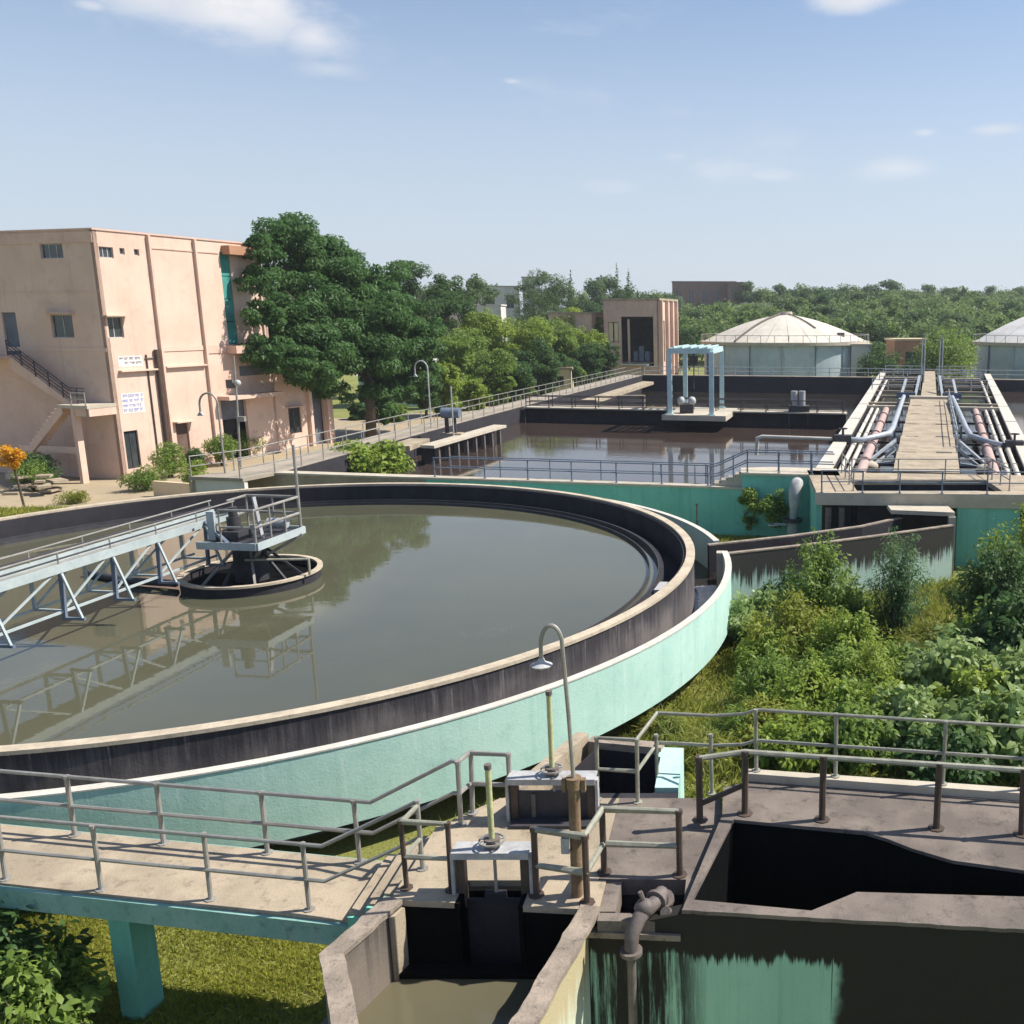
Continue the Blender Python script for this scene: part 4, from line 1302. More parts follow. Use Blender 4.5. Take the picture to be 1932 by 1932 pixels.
FX.wall(MB(), 0, LT, 0, HB, []).build('wall', 'peach', bld)
rfm = MB()
q = [BC + ba * .03 + bb * .03, BC + ba * (LT - .03) + bb * .03, BC + ba * (LT - .03) + bb * (LLn - .03), BC + ba * .03 + bb * (LLn - .03)]
rfm.prism([tuple(p) for p in q], HB - .5, HB - .3)
rfm.build('roof', 'concrete', bld)
for F, L in ((FR, LT), (FL, LLn)):
    c = MB()
    F.box(c, -0.06, L + .06, HB - .003, HB + .10, -0.28, 0.07)
    c.build('parapet_coping', 'peach_deep', bld)
FR.window(bld, 0.12, 1.28, 8.8, 10.05)
FR.window(bld, 0.3, 1.25, 13.6, 14.25, 3, shade=False)
FR.window(bld, 1.70, 2.05, 13.86, 14.25, 1, shade=False)
FR.window(bld, 2.72, 3.08, 13.86, 14.25, 1, shade=False)
FR.window(bld, 0.36, 1.35, 0.6, 3.0, 2, 'dark_steel', False)
FL.window(bld, 2.5, 4.25, 8.8, 10.2)
FL.window(bld, 2.5, 4.3, 13.58, 14.45, 3, shade=False)
FL.box(MB(), 7.1, 8.3, 7.7, 10.35, -0.2, -0.12).build('door', 'grey_door', bld)
FR.box(MB(), 4.25, 5.25, 0.0, 3.1, -0.2, -0.12).build('door', 'brown_wood', bld)
FR.box(MB(), 4.0, 5.6, 3.15, 3.24, 0.003, 0.5).build('sunshade', 'peach', bld)
FR.box(MB(), 8.2, 10.5, 2.9, 4.3, -0.5, -0.3).build('shutter', 'grey_door', bld)
# stair bay: teal glazing strip, pale inner wall, canopies
FR.box(MB(), 10.56, 13.0, 8.15, 14.5, -0.40, -0.16).build('recess_wall', 'peach', bld)
for k in range(4):
    FR.box(MB(), 9.54, 10.53, 8.2 + 1.57 * k, 9.72 + 1.57 * k, -0.30, -0.22 - .02 * (k % 2)).build('glazing_panel', 'teal_panel', bld)
FR.box(MB(), 9.7, 13.45, 14.35, 14.95, 0.004, 0.7).build('canopy', 'orange_house', bld)
FR.box(MB(), 9.2, 13.45, 7.55, 8.08, 0.004, 0.9).build('canopy', 'peach_deep', bld)
FR.box(MB(), 8.0, 13.3, 4.35, 4.62, 0.004, 1.0).build('canopy', 'peach', bld)
FR.box(MB(), 10.2, 12.5, 5.9, 6.6, 0.004, 0.03).build('vent_panel', 'grey_door', bld)
# pilasters, bands, pipes and ducts
for s in (3.73, 7.32):
    FR.box(MB(), s - .05, s + .10, 0, HB - .01, 0.004, 0.22).build('pilaster', 'peach', bld)
FR.box(MB(), 3.86, 7.24, 7.85, 8.15, 0.004, 0.05).build('floor_band', 'peach', bld)
FR.box(MB(), 7.45, 9.4, 7.6, 8.15, 0.004, 0.06).build('floor_band', 'peach_deep', bld)
FR.box(MB(), 0.55, 3.2, 6.70, 6.80, 0.004, 0.28).build('ledge', 'peach', bld)
FR.box(MB(), 3.9, 7.2, 6.80, 6.90, 0.004, 0.25).build('ledge', 'peach', bld)
FL.box(MB(), 0.05, LLn, 7.95, 8.20, 0.004, 0.04).build('floor_band', 'peach', bld)
FR.box(MB(), 3.95, 7.2, 14.36, 14.44, 0.004, 0.05).build('floor_band', 'peach_deep', bld)
FL.box(MB(), 0.05, LLn, 14.46, 15.1, 0.004, 0.05).build('parapet_band', 'peach_deep', bld)
FR.box(MB(), 7.5, 9.4, 14.36, 14.44, 0.004, 0.05).build('floor_band', 'peach_deep', bld)
FL.box(MB(), 0.05, LLn, 11.55, 11.62, 0.004, 0.03).build('floor_band', 'peach', bld)
mb = MB()
mb.tube([FR.p(3.33, 8.0, .15), FR.p(3.33, 0.1, .15)], 0.14, 10)
mb.build('downpipe', 'brown_pipe', bld, True)
mb = MB()
mb.tube([FR.p(2.62, 7.7, .06), FR.p(2.62, 1.2, .06)], 0.045, 8)
mb.build('downpipe', 'brown_pipe', bld, True)
MB().tube([FR.p(3.5, 7.35, .05), FR.p(3.5, 7.5, .05), FR.p(2.5, 7.45, .05)], 0.04, 6).build('conduit', 'cast_iron', bld, True)
# painted signs: boards carrying hand-lettered lines (unreadable in the photograph)
rs = random.Random(3)


def lettering(root, F, s0, s1, zt, h, m):
    """One line of hand painted lettering: a head line with strokes hanging from it."""
    k = MB()
    s = s0
    while s < s1 - .1:
        wv = min(rs.uniform(.22, .42), s1 - s)
        F.box(k, s, s + wv, zt - .035, zt, 0.012, 0.018)
        t = s + .03
        while t < s + wv - .04:
            hh = h * rs.uniform(.55, 1)
            F.box(k, t, t + .035, zt - hh, zt - .036, 0.012, 0.018)
            if rs.random() < .6:
                z = zt - hh * rs.uniform(.45, 1)
                F.box(k, t + .036, t + .09, z, z + .035, 0.012, 0.018)
            t += rs.uniform(.08, .13)
        s += wv + .08
    return k.build('lettering', m, root)


bd1 = FR.box(MB(), 0.62, 2.35, 7.0, 7.66, 0.004, 0.01).build('sign_board', 'sign_white', bld)
lettering(bd1, FR, 0.7, 2.3, 7.58, .16, 'grey_print')
lettering(bd1, FR, 1.05, 2.3, 7.30, .16, 'grey_print')
bd2 = FR.box(MB(), 0.5, 2.1, 4.1, 5.35, 0.004, 0.01).build('sign_board', 'sign_white', bld)
for z in (5.28, 4.97, 4.66, 4.38):
    lettering(bd2, FR, 0.55 if z < 5.2 else .6, 2.05, z, .22, 'blue_print')
# low annex at the far end
ax = thing('annex_building', 'single storey peach annex with dark gate behind the big tree trunk', 'building', (*FR.p(13.5, 0).xy, 0))
FR.wall(MB(), 13.36, 19.6, 0, 6.3, [(14.6, 15.9, 1.2, 3.2), (17.0, 18.6, 0, 5.2)]).build('wall', 'peach', ax)
FR.box(MB(), 13.36, 19.6, 6.303, 6.5, -8, 0.25).build('roof', 'concrete', ax)
FR.box(MB(), 19.3, 19.6, 0, 6.29, -8, -0.26).build('end_wall', 'peach', ax)
FR.box(MB(), 17.0, 18.6, 0, 5.2, -0.5, -0.35).build('gate', 'grey_door', ax)
FR.box(MB(), 18.65, 18.95, 0, 6.0, 0.004, 0.3).build('pier', 'peach', ax)
FR.box(MB(), 16.65, 16.95, 0, 6.0, 0.004, 0.3).build('pier', 'peach', ax)
FR.window(ax, 14.6, 15.9, 1.2, 3.2, 2, 'brown_wood', True)
# outside stair: landing on columns, two flights
FO = Face(BC, bb, (-0.28, -0.96))
stair = MB()
FO.box(stair, -0.12, 2.3, 4.62, 4.82, 0.005, 1.95)
stair.build('landing_slab', 'pale_concrete', bld)
FO.box(MB(), 0.0, 1.28, 4.15, 4.615, 1.55, 1.85).build('landing_beam', 'peach', bld)
FO.box(MB(), -0.10, 0.15, 4.15, 4.615, 0.005, 1.85).build('landing_beam', 'peach', bld)
FO.box(MB(), 1.05, 1.30, 0.0, 4.61, 1.5, 1.9).build('column', 'peach', bld)
FO.box(MB(), 1.31, 6.0, 1.85, 2.25, 1.55, 1.85).build('tie_beam', 'peach', bld)
NS = 15
for k in range(NS):        # upper flight, rising to the left along the wall
    s0 = 2.3 + k * .30
    FO.box(MB(), s0, s0 + .298, 4.62 + .19 * k, 4.82 + .19 * (k + 1), 0.01, 0.92).build('step', 'peach', bld)
w_ = MB()
w_.hexa([FO.p(2.3, 4.5, .94), FO.p(6.9, 6.9, .94), FO.p(6.9, 6.9, 1.04), FO.p(2.3, 4.5, 1.04)], [FO.p(2.3, 4.9, .94), FO.p(6.9, 7.75, .94), FO.p(6.9, 7.75, 1.04), FO.p(2.3, 4.9, 1.04)])
w_.build('stringer', 'peach', bld)
FO.box(MB(), 6.8, 10, 7.5, 7.7, 0.01, 1.9).build('upper_landing', 'peach', bld)
for k in range(20):        # lower flight in the outer lane, falling to the left
    s0 = 2.1 + k * .27
    FO.box(MB(), s0, s0 + .268, 4.60 - .235 * (k + 1), 4.82 - .235 * k - .02, 1.06, 1.88).build('step', 'peach', bld)
w_ = MB()
w_.hexa([FO.p(1.9, 4.3, 1.89), FO.p(7.4, -0.4, 1.89), FO.p(7.4, -0.4, 1.98), FO.p(1.9, 4.3, 1.98)], [FO.p(1.9, 4.78, 1.89), FO.p(7.4, .05, 1.89), FO.p(7.4, .05, 1.98), FO.p(1.9, 4.78, 1.98)])
w_.build('stringer', 'peach', bld)
sr = [tuple(FO.p(6.9, 7.7, 1.0)), tuple(FO.p(2.3, 4.85, 1.0)), tuple(FO.p(1.1, 4.82, 1.0))]
railing('dark steel handrail of the stair on the peach building', sr, along(sr, 1.2), 0.95, 0.035, 'dark_steel', (0.3, 0.55, 0.8))
sr = [tuple(FO.p(0.1, 4.82, 1.85)), tuple(FO.p(1.2, 4.82, 1.85))]
railing('short pale rail on the stair landing of the peach building', sr, [sr[0], sr[1]], 0.75, 0.035, 'galv', (0.5,))

# tall lamp pole, yellow lifebuoy on a stake, path kerb and small walls near the round tank
lp = thing('lamp_pole', 'tall grey pole with round lamps in front of the peach building', 'lamp', (-30.6, 57.5, 0))
MB().tube([(-30.6, 57.5, 0), (-30.35, 57.5, 5.0), (-30.25, 57.5, 7.8)], [0.08, 0.06, 0.04], 10).build('pole', 'galv', lp, True)
MB().ball((-30.1, 57.3, 6.2), .2, .2, .2).build('lamp_globe', 'white_metal', lp, True)
MB().box(-30.75, -30.35, 57.2, 57.45, 5.9, 6.4).build('control_box', 'cast_iron', lp)
MB().box(-30.35, -29.9, 57.25, 57.5, 3.9, 4.2).build('bracket', 'galv', lp)
yb = thing('flowering_plant', 'bright yellow flower clump on a thin stem by the far rim of the round tank', 'plant', (-38.85, 50.3, 0))
rgy = np.random.default_rng(21)
ycl = [(np.array([rgy.uniform(-.42, .42), rgy.uniform(-.35, .35), 2.75 + rgy.uniform(-.45, .45)]), (.30, .28, .26), 60) for _ in range(16)]
Vy, Fy = leaf_cloud(rgy, ycl, .16, .7, .1, .5)
yo = bpy.data.objects.new('flowers', np_mesh('flowers', Vy, Fy, 'petal_yellow'))
COL.objects.link(yo)
yo.parent = yb
MB().tube([(-38.6, 50.35, -.1), (-38.75, 50.35, 1.4), (-38.85, 50.3, 2.8)], 0.06, 8).build('stem', 'bark', yb, True)
kw = thing('garden_wall', 'low pale garden wall beside the bushes', 'wall', (-31, 53.5, 0))
MB().wall([(-33.6, 53.6), (-29.8, 52.3), (-29.4, 54.8)], 0.2, 0, 0.9, 1).build('wall', 'cream_house', kw)
kw = thing('garden_wall', 'low white washed wall behind the far rim of the round tank', 'wall', (-27, 49, 0))
MB().wall([(-29.6, 50.5), (-27.7, 49.9)], 0.25, 0, 1.5, 1).build('wall', 'white_house', kw)
kw = thing('stone_pile', 'pile of broken pale concrete slabs by the stair', 'rubble', (-41, 54, 0), None)
for k in range(9):
    a = rnd.uniform(0, 3)
    MB().obox((-40.6 + rnd.uniform(-1.6, 1.0), 54.6 + rnd.uniform(-.8, .8)), (math.cos(a), math.sin(a)), (-math.sin(a), math.cos(a)), rnd.uniform(.3, .8), rnd.uniform(.2, .4), .02 + .12 * k, .14 + .12 * k).build('slab', 'concrete', kw)

# ================================================================== FAR BUILDINGS
def house(label, x, y, wx, wy, h, m, rz=0.0, cat='house', wins=2, roof_m='concrete', floors=1, roof='flat', name='house'):
    r = thing(name, label, cat, (x, y, 0))
    c, s = math.cos(rz), math.sin(rz)
    F1 = Face((x - c * wx / 2 + s * wy / 2, y - s * wx / 2 - c * wy / 2), (c, s), (s, -c))
    hs = []
    for f in range(floors):
        zf = h * f / floors
        for k in range(wins):
            s0 = wx * (k + .3) / wins
            hs.append((s0, s0 + wx * .4 / wins, zf + h / floors * .35, zf + h / floors * .75))
    F1.wall(MB(), 0, wx, 0, h, hs, .2).build('wall', m, r)
    for q in hs:
        F1.window(r, *q, 2, 'white_metal', False)
    F2 = Face(F1.p(wx, 0).xy, (-s, c), (c, s))
    h2 = [(wy * .35, wy * .65, h * .35, h * .75)]
    F2.wall(MB(), 0, wy, 0, h, h2, .2).build('wall', m, r)
    F2.window(r, *h2[0], 2, 'white_metal', False)
    F1.box(MB(), 0, wx, 0.0, h, -wy, -wy + .2).build('wall', m, r)
    F1.box(MB(), 0, 0.2, 0.0, h, -wy + .2, -.02).build('wall', m, r)
    if roof == 'flat':
        F1.box(MB(), -.2, wx + .2, h + .003, h + .28, -wy - .2, .2).build('roof', roof_m, r)
    else:
        mb = MB()
        a, b, c_, d = F1.p(-.3, h, .3), F1.p(wx + .3, h, .3), F1.p(wx + .3, h, -wy - .3), F1.p(-.3, h, -wy - .3)
        e, f = F1.p(-.3, h + wy * .3, -wy / 2), F1.p(wx + .3, h + wy * .3, -wy / 2)
        mb.add([a, b, c_, d, e, f], [(0, 1, 5, 4), (2, 3, 4, 5), (1, 2, 5), (3, 0, 4), (3, 2, 1, 0)])
        mb.build('roof', roof_m, r)
    return r


# open-fronted peach plant building
MBx = dp(1150, 700, 146)
pbF = Face((-20.9, 147.0), (0.985, -0.17), (-0.17, -0.985))
pl_ = thing('plant_building', 'peach plant building with dark open front and finned side behind the brown basin', 'building', (-20.9, 147, 0))
wx, hh = 8.6, 12.6
pbF.wall(MB(), 0, wx, 0, hh, [(0.7, 2.3, 6.4, 9.4), (2.7, 7.7, 2.9, 10.2)], .3).build('wall', 'peach_deep', pl_)
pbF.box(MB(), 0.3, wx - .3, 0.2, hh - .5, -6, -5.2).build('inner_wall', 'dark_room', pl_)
pbF.box(MB(), 1.4, 7.5, 3.2, 3.38, -5, -.3).build('floor_slab', 'concrete', pl_)
pbF.box(MB(), 1.4, 7.5, 9.9, 10.1, -5, -.3).build('ceiling_slab', 'dark_room', pl_)
for s in (0.75, 1.6):
    pbF.box(MB(), s, s + .6, 6.5, 9.3, -.28, -.1).build('window', 'cream_house', pl_)
pbF.box(MB(), 3.6, 3.9, 3.4, 9.8, -.6, -.35).build('column', 'peach_deep', pl_)
for k in range(3):
    pbF.box(MB(), 4.2 + k * .9, 4.9 + k * .9, 3.5, 5.0 + .8 * (k % 2), -2.2, -1.2).build('machine', 'steel_blue', pl_)
pbF.box(MB(), 2.6, 7.0, 3.0, 3.18, .004, .9).build('canopy', 'white_house', pl_)
pbF.box(MB(), 1.0, 7.4, 0.0, 2.2, .004, .3).build('plinth', 'peach', pl_)
pbS = Face(pbF.p(wx, 0).xy, (0.17, 0.985), (0.985, -0.17))
wy = 11.5
pbS.wall(MB(), 0, wy, 0, hh, [(1.6, 3.4, 3.4, 9.6), (4.6, 6.4, 3.4, 9.6), (7.6, 9.4, 3.4, 9.6)], .3).build('wall', 'peach', pl_)
for a in (1.6, 4.6, 7.6):
    pbS.box(MB(), a, a + 1.8, 3.4, 9.6, -.5, -.32).build('louvre_panel', 'brown_wood', pl_)
for a in (0.3, 3.9, 6.9, 9.9):
    pbS.box(MB(), a, a + .35, 0, hh - .02, .004, .5).build('fin', 'peach', pl_)
pbF.box(MB(), -.2, wx + .2, hh + .003, hh + .3, -wy, .2).build('roof', 'concrete', pl_)
pbF.box(MB(), 0, .3, 0, hh, -wy, -.31).build('wall', 'peach_deep', pl_)


def digester(label, cx, cy, rad, zw, zr, dome_m, seed):
    r = thing('digester_tank', label, 'storage tank', (cx, cy, 0))
    n = 24
    MB().ring((cx, cy), [(rad - .3, 0), (rad, 0), (rad, zw), (rad - .3, zw)], 72).build('wall', 'digester_wall', r, True)
    MB().ring((cx, cy), [(rad + .01, zw - .45), (rad + .55, zw - .45), (rad + .55, zw), (rad + .01, zw)], 72).build('eave_ring', 'pale_concrete', r, True)
    prof = [(rad * math.cos(R(a)) if False else rad * (1 - k / 6), zw + .02 + (zr - zw) * (1 - (1 - k / 6) ** 1.6)) for k, a in ((i, i) for i in range(7))]
    prof[-1] = (0.9, prof[-1][1])
    for k in range(n):
        a0, a1 = 2 * math.pi * k / n + .003, 2 * math.pi * (k + 1) / n - .003
        MB().ring((cx, cy), prof, 2, False, a0, a1).build('dome_panel', dome_m, r)
    under = [(p[0], p[1] - .08) for p in prof]
    MB().ring((cx, cy), under, 48, False).build('dome_shell', 'concrete', r)
    MB().ring((cx, cy), [(0.0, zr + .5), (1.1, zr + .5), (1.2, zr), (0.0, zr)], 20, False).build('cap', 'pale_concrete', r)
    rr = random.Random(seed)
    for k in range(0, 40):
        a = 2 * math.pi * k / 40
        p = Vector((cx + (rad + .4) * math.cos(a), cy + (rad + .4) * math.sin(a), zw))
        MB().tube([p, p + Vector((0, 0, 1.05))], .045, 5).build('rail_post', 'galv', r)
    MB().ring((cx, cy), [(rad + .36, zw + 1.0), (rad + .44, zw + 1.0), (rad + .44, zw + 1.07), (rad + .36, zw + 1.07)], 72).build('top_rail', 'galv', r)
    for k in range(7):
        a = R(-160 + 22 * k)
        p = Vector((cx + (rad + .12) * math.cos(a), cy + (rad + .12) * math.sin(a), 0))
        MB().tube([p, p + Vector((0, 0, zw - .5))], .16 if k % 3 == 0 else .09, 8).build('downpipe', 'grey_pipe' if k % 2 else 'steel_blue', r)
    # stepped ladder over the dome
    a = R(-128)
    pts = [Vector((cx + q[0] * math.cos(a), cy + q[0] * math.sin(a), q[1] + .18)) for q in prof]
    MB().tube(pts, .16, 6).build('dome_ladder', 'cast_iron', r)
    a = R(-60)
    pts = [Vector((cx + q[0] * math.cos(a), cy + q[0] * math.sin(a), q[1] + .15)) for q in prof[2:]]
    MB().tube(pts, .10, 6).build('dome_pipe', 'cast_iron', r)
    for (a, k0) in ((-40, 1),):
        q = prof[k0]
        p = (cx + q[0] * math.cos(R(a)), cy + q[0] * math.sin(R(a)))
        MB().box(p[0] - .5, p[0] + .5, p[1] - .5, p[1] + .5, q[1] - .3, q[1] + .35).build('hatch', 'cast_iron', r)
    return r


digester('broad cylindrical tank with cream dome roof and pale blue wall', 6.9, 156, 13.0, 6.4, 10.5, 'digester_dome', 1)
digester('domed tank with whitish roof cut by the right edge of the view', 50.0, 152, 13.0, 6.4, 11.6, 'digester_dome_b', 2)
ann = thing('stair_tower', 'small pale cubic stair tower against the cream domed tank', 'tower', (18.4, 148, 0))
MB().box(16.6, 19.6, 146.5, 150, 0, 5.9).build('wall', 'white_house', ann)
MB().box(16.4, 19.8, 146.3, 150.2, 5.903, 6.15).build('roof', 'pale_concrete', ann)
MB().box(17.4, 18.6, 146.42, 146.495, 0, 2.3).build('door', 'grey_door', ann)

house('low brown wing left of the peach plant building', -25.6, 152, 7.0, 7, 10.6, 'peach_deep', -.17, 'building', 2, 'concrete')
house('small cream and orange hut between the two domed tanks', 26.0, 152, 5.6, 5, 6.6, 'orange_house', .15, 'hut', 1, 'cream_house')
house('cream plastered house half hidden by the shrub row', -29.5, 152, 7, 6, 9.0, 'cream_house', .2)
house('low cream shed at the end of the left basin walkway', -24.2, 128, 3.2, 4, 3.4, 'cream_house', .1, 'shed', 1)
house('orange brown plastered house behind the shrub row', -68, 205, 11, 8, 10.2, 'orange_house', .35, 'house', 2)
house('mint washed shed under the big tree', -39.5, 112, 9, 6, 3.6, 'mint', .25, 'shed', 2, 'white_house', 1, 'gable')
house('flat roofed white shed beyond the shrub row', -58, 212, 12, 8, 12.6, 'white_house', .1, 'shed', 3, 'white_house')
house('white two storey house left of the round tree', -72, 292, 11, 9, 19.0, 'white_house', .2, 'house', 2, 'concrete', 2)
house('pinkish terrace house left of the white two storey house', -92, 300, 14, 9, 17.5, 'brick', .1, 'house', 3, 'concrete', 2)
house('narrow white tower house beside the round tree', -62, 288, 5, 5, 21.5, 'white_house', .2, 'house', 1, 'concrete', 3)
house('small white house right of the round tree', -46, 262, 7, 7, 12.5, 'white_house', .1, 'house', 2)
house('long brown brick building on the skyline', -13.5, 345, 22, 12, 22.2, 'brick', .06, 'building', 5, 'brick', 2)
house('tall brown brick house at the end of the skyline building', -1.0, 335, 8, 10, 21.6, 'brick', .06, 'house', 2, 'brick', 3)
house('low white house at the foot of the skyline building', 4.0, 300, 9, 7, 14.2, 'white_house', 0, 'house', 2, 'white_house')
house('grey and white house left of the skyline building', -23, 320, 7, 7, 16.8, 'white_house', .1, 'house', 2, 'concrete', 2)
house('yellowish house on the left of the skyline building', -29, 330, 8, 7, 17.4, 'cream_house', .1, 'house', 2, 'concrete', 2)
house('reddish house among trees at the right edge', 95, 285, 9, 8, 15.0, 'orange_house', -.2, 'house', 2)

# ================================================================== FOREGROUND
# walkway on the left
ww = thing('ramp_walkway', 'near concrete footbridge with teal edge on a teal pillar', 'walkway', (-9, 12.3, 0))
wn = [(-16.0, 13.02), (-10.43, 12.13), (-5.15, 11.26)]
wf = [(-16.0, 14.55), (-11.63, 13.72), (-5.15, 12.66)]
MB().prism(wn + wf[::-1], 1.98, 2.2).build('deck_slab', 'concrete', ww)
MB().wall([(a, b - .07) for a, b in wn], 0.065, 1.86, 2.165, 1).build('edge_beam', 'teal_edge', ww)
MB().wall(wf, 0.065, 1.86, 2.165, 1).build('edge_beam', 'teal_edge', ww)
for a, b in ((0.25, 0.12), (1.15, 0.12)):
    MB().wall([(x, y + a) for x, y in wn], b, 1.72, 1.975, 1).build('under_beam', 'teal', ww)
MB().obox((-8.82, 12.32), (.985, -.165), (.165, .985), .17, .21, 0, 1.71).build('pillar', 'teal', ww)
# steps from the footbridge up to the gate deck
for k in range(4):
    x0 = -5.148 + .26 * k
    MB().prism([(x0, 11.19 - .158 * .26 * k - .0), (x0 + .258, 11.19 - .158 * .26 * (k + 1)), (x0 + .258, 12.60 - .158 * .26 * (k + 1)), (x0, 12.60 - .158 * .26 * k)], 1.75, 2.2 + .17 * (k + 1)).build('step', 'concrete', ww)
for k in range(4):
    x0 = -5.148 + .26 * k
    yk = 11.19 - .158 * .26 * k
    MB().prism([(x0, yk - .05), (x0 + .259, yk - .09), (x0 + .259, yk - .045), (x0, yk - .004)], 1.72 + .12 * k, 2.17 + .17 * (k + 1)).build('step_side', 'teal', ww)

# gate deck with chamber
GD = 2.9
gd = thing('gate_deck', 'worn concrete deck carrying two sluice gates above the inlet chamber', 'deck', (-3, 11.5, 0))
dl = [(-4.15, 11.0), (-4.3, 10.72), (-3.52, 10.66)]
MB().prism([(-4.38, 10.68), (-3.56, 10.62), (-3.56, 11.10), (-4.38, 11.10)], GD - .08, GD).build('deck_slab', 'concrete', gd)
MB().prism([(-4.40, 11.102), (-1.85, 11.102), (-1.85, 13.25), (-3.65, 13.25), (-4.18, 12.62)], GD - .22, GD).build('deck_slab', 'concrete', gd)
MB().prism([(-2.70, 10.55), (-1.75, 10.47), (-1.75, 11.10), (-2.70, 11.10)], GD - .08, GD).build('deck_slab', 'concrete', gd)
MB().prism([(-1.848, 11.12), (-0.62, 11.12), (-0.30, 12.55), (-0.30, 13.25), (-1.848, 13.25)], GD - .22, GD).build('deck_slab', 'deck_brown', gd)
MB().prism([(-0.72, 10.42), (-0.60, 10.42), (-0.55, 11.118), (-0.72, 11.118)], GD - .22, GD + .02).build('pit_edge', 'deck_brown', gd)
MB().prism([(-1.748, 10.30), (-0.73, 10.28), (-0.73, 10.44), (-1.748, 10.46)], GD - .22, GD - .03).build('pit_edge', 'deck_brown', gd)
MB().box(-1.748, -1.55, 10.47, 11.11, GD - .3, GD - .02).build('pit_edge', 'deck_brown', gd)
MB().box(-1.54, -0.73, 10.47, 11.11, GD - 1.0, GD - .9).build('pit_and_shadow_floor', 'black_wall', gd)
MB().box(-1.545, -0.725, 11.112, 11.16, GD - 1.0, GD - .23).build('pit_and_shadow_wall', 'black_wall', gd)
MB().box(-4.1, -1.9, 11.3, 13.1, 0, GD - .23).build('support_wall', 'black_wall', gd)
MB().box(-1.85, -0.4, 11.3, 13.1, 0, GD - .23).build('support_wall', 'black_wall', gd)

cb = thing('inlet_chamber', 'open concrete inlet chamber with murky water below the near sluice gate', 'chamber', (-3.2, 9.6, 0))
cl_out = [(-4.42, 10.72), (-4.78, 9.62), (-4.05, 8.3), (-3.9, 7.4)]
MB().wall(cl_out, 0.20, 0, 2.86, 1).build('left_wall', 'chamber_inner', cb)
clp = ragged([(a - .03, b) for a, b in cl_out], .14, .012, 4)
MB().wall(clp, 0.25, 2.863, [2.925 + rnd.uniform(-.012, .012) for _ in clp], 1).build('left_coping', 'rough_coping', cb)
MB().wall([(-2.03, 10.55), (-2.46, 8.3), (-2.62, 7.4)], 0.19, 0, 2.84, 1).build('right_wall', 'chamber_side', cb)
clp = ragged([(-1.99, 10.56), (-2.42, 8.3), (-2.58, 7.4)], .14, .012, 5)
MB().wall(clp, 0.26, 2.843, [2.915 + rnd.uniform(-.012, .012) for _ in clp], 1).build('right_coping', 'rough_coping', cb)
MB().box(-4.3, -3.5, 10.66, 10.76, 0.8, GD - .083).build('back_wall', 'shadow_and_pit_black', cb)
MB().box(-2.76, -2.04, 10.60, 10.70, 0.8, GD - .083).build('back_wall', 'shadow_and_pit_black', cb)
MB().box(-3.52, -2.74, 11.0, 11.09, 0.8, GD - .083).build('back_wall', 'shadow_and_pit_black', cb)
MB().box(-3.56, -3.50, 10.6, 11.08, 0.8, GD - .005).build('slot_wall', 'shadow_and_pit_black', cb)
MB().box(-2.76, -2.70, 10.55, 11.08, 0.8, GD - .005).build('slot_wall', 'shadow_and_pit_black', cb)
MB().box(-4.3, -2.2, 10.42, 10.62, 1.5, 2.05).build('inner_ledge', 'shadow_and_pit_black', cb)
MB().wall([(-4.225, 10.62), (-4.30, 10.40)], 0.05, 1.2, 2.84, 1).build('pilaster', 'concrete', cb)
struct('chamber_water', poly_sheet([(-4.7, 10.6), (-4.9, 9.6), (-4.2, 7.4), (-2.3, 7.4), (-2.1, 10.6)], 1.98), 'chamber_water')


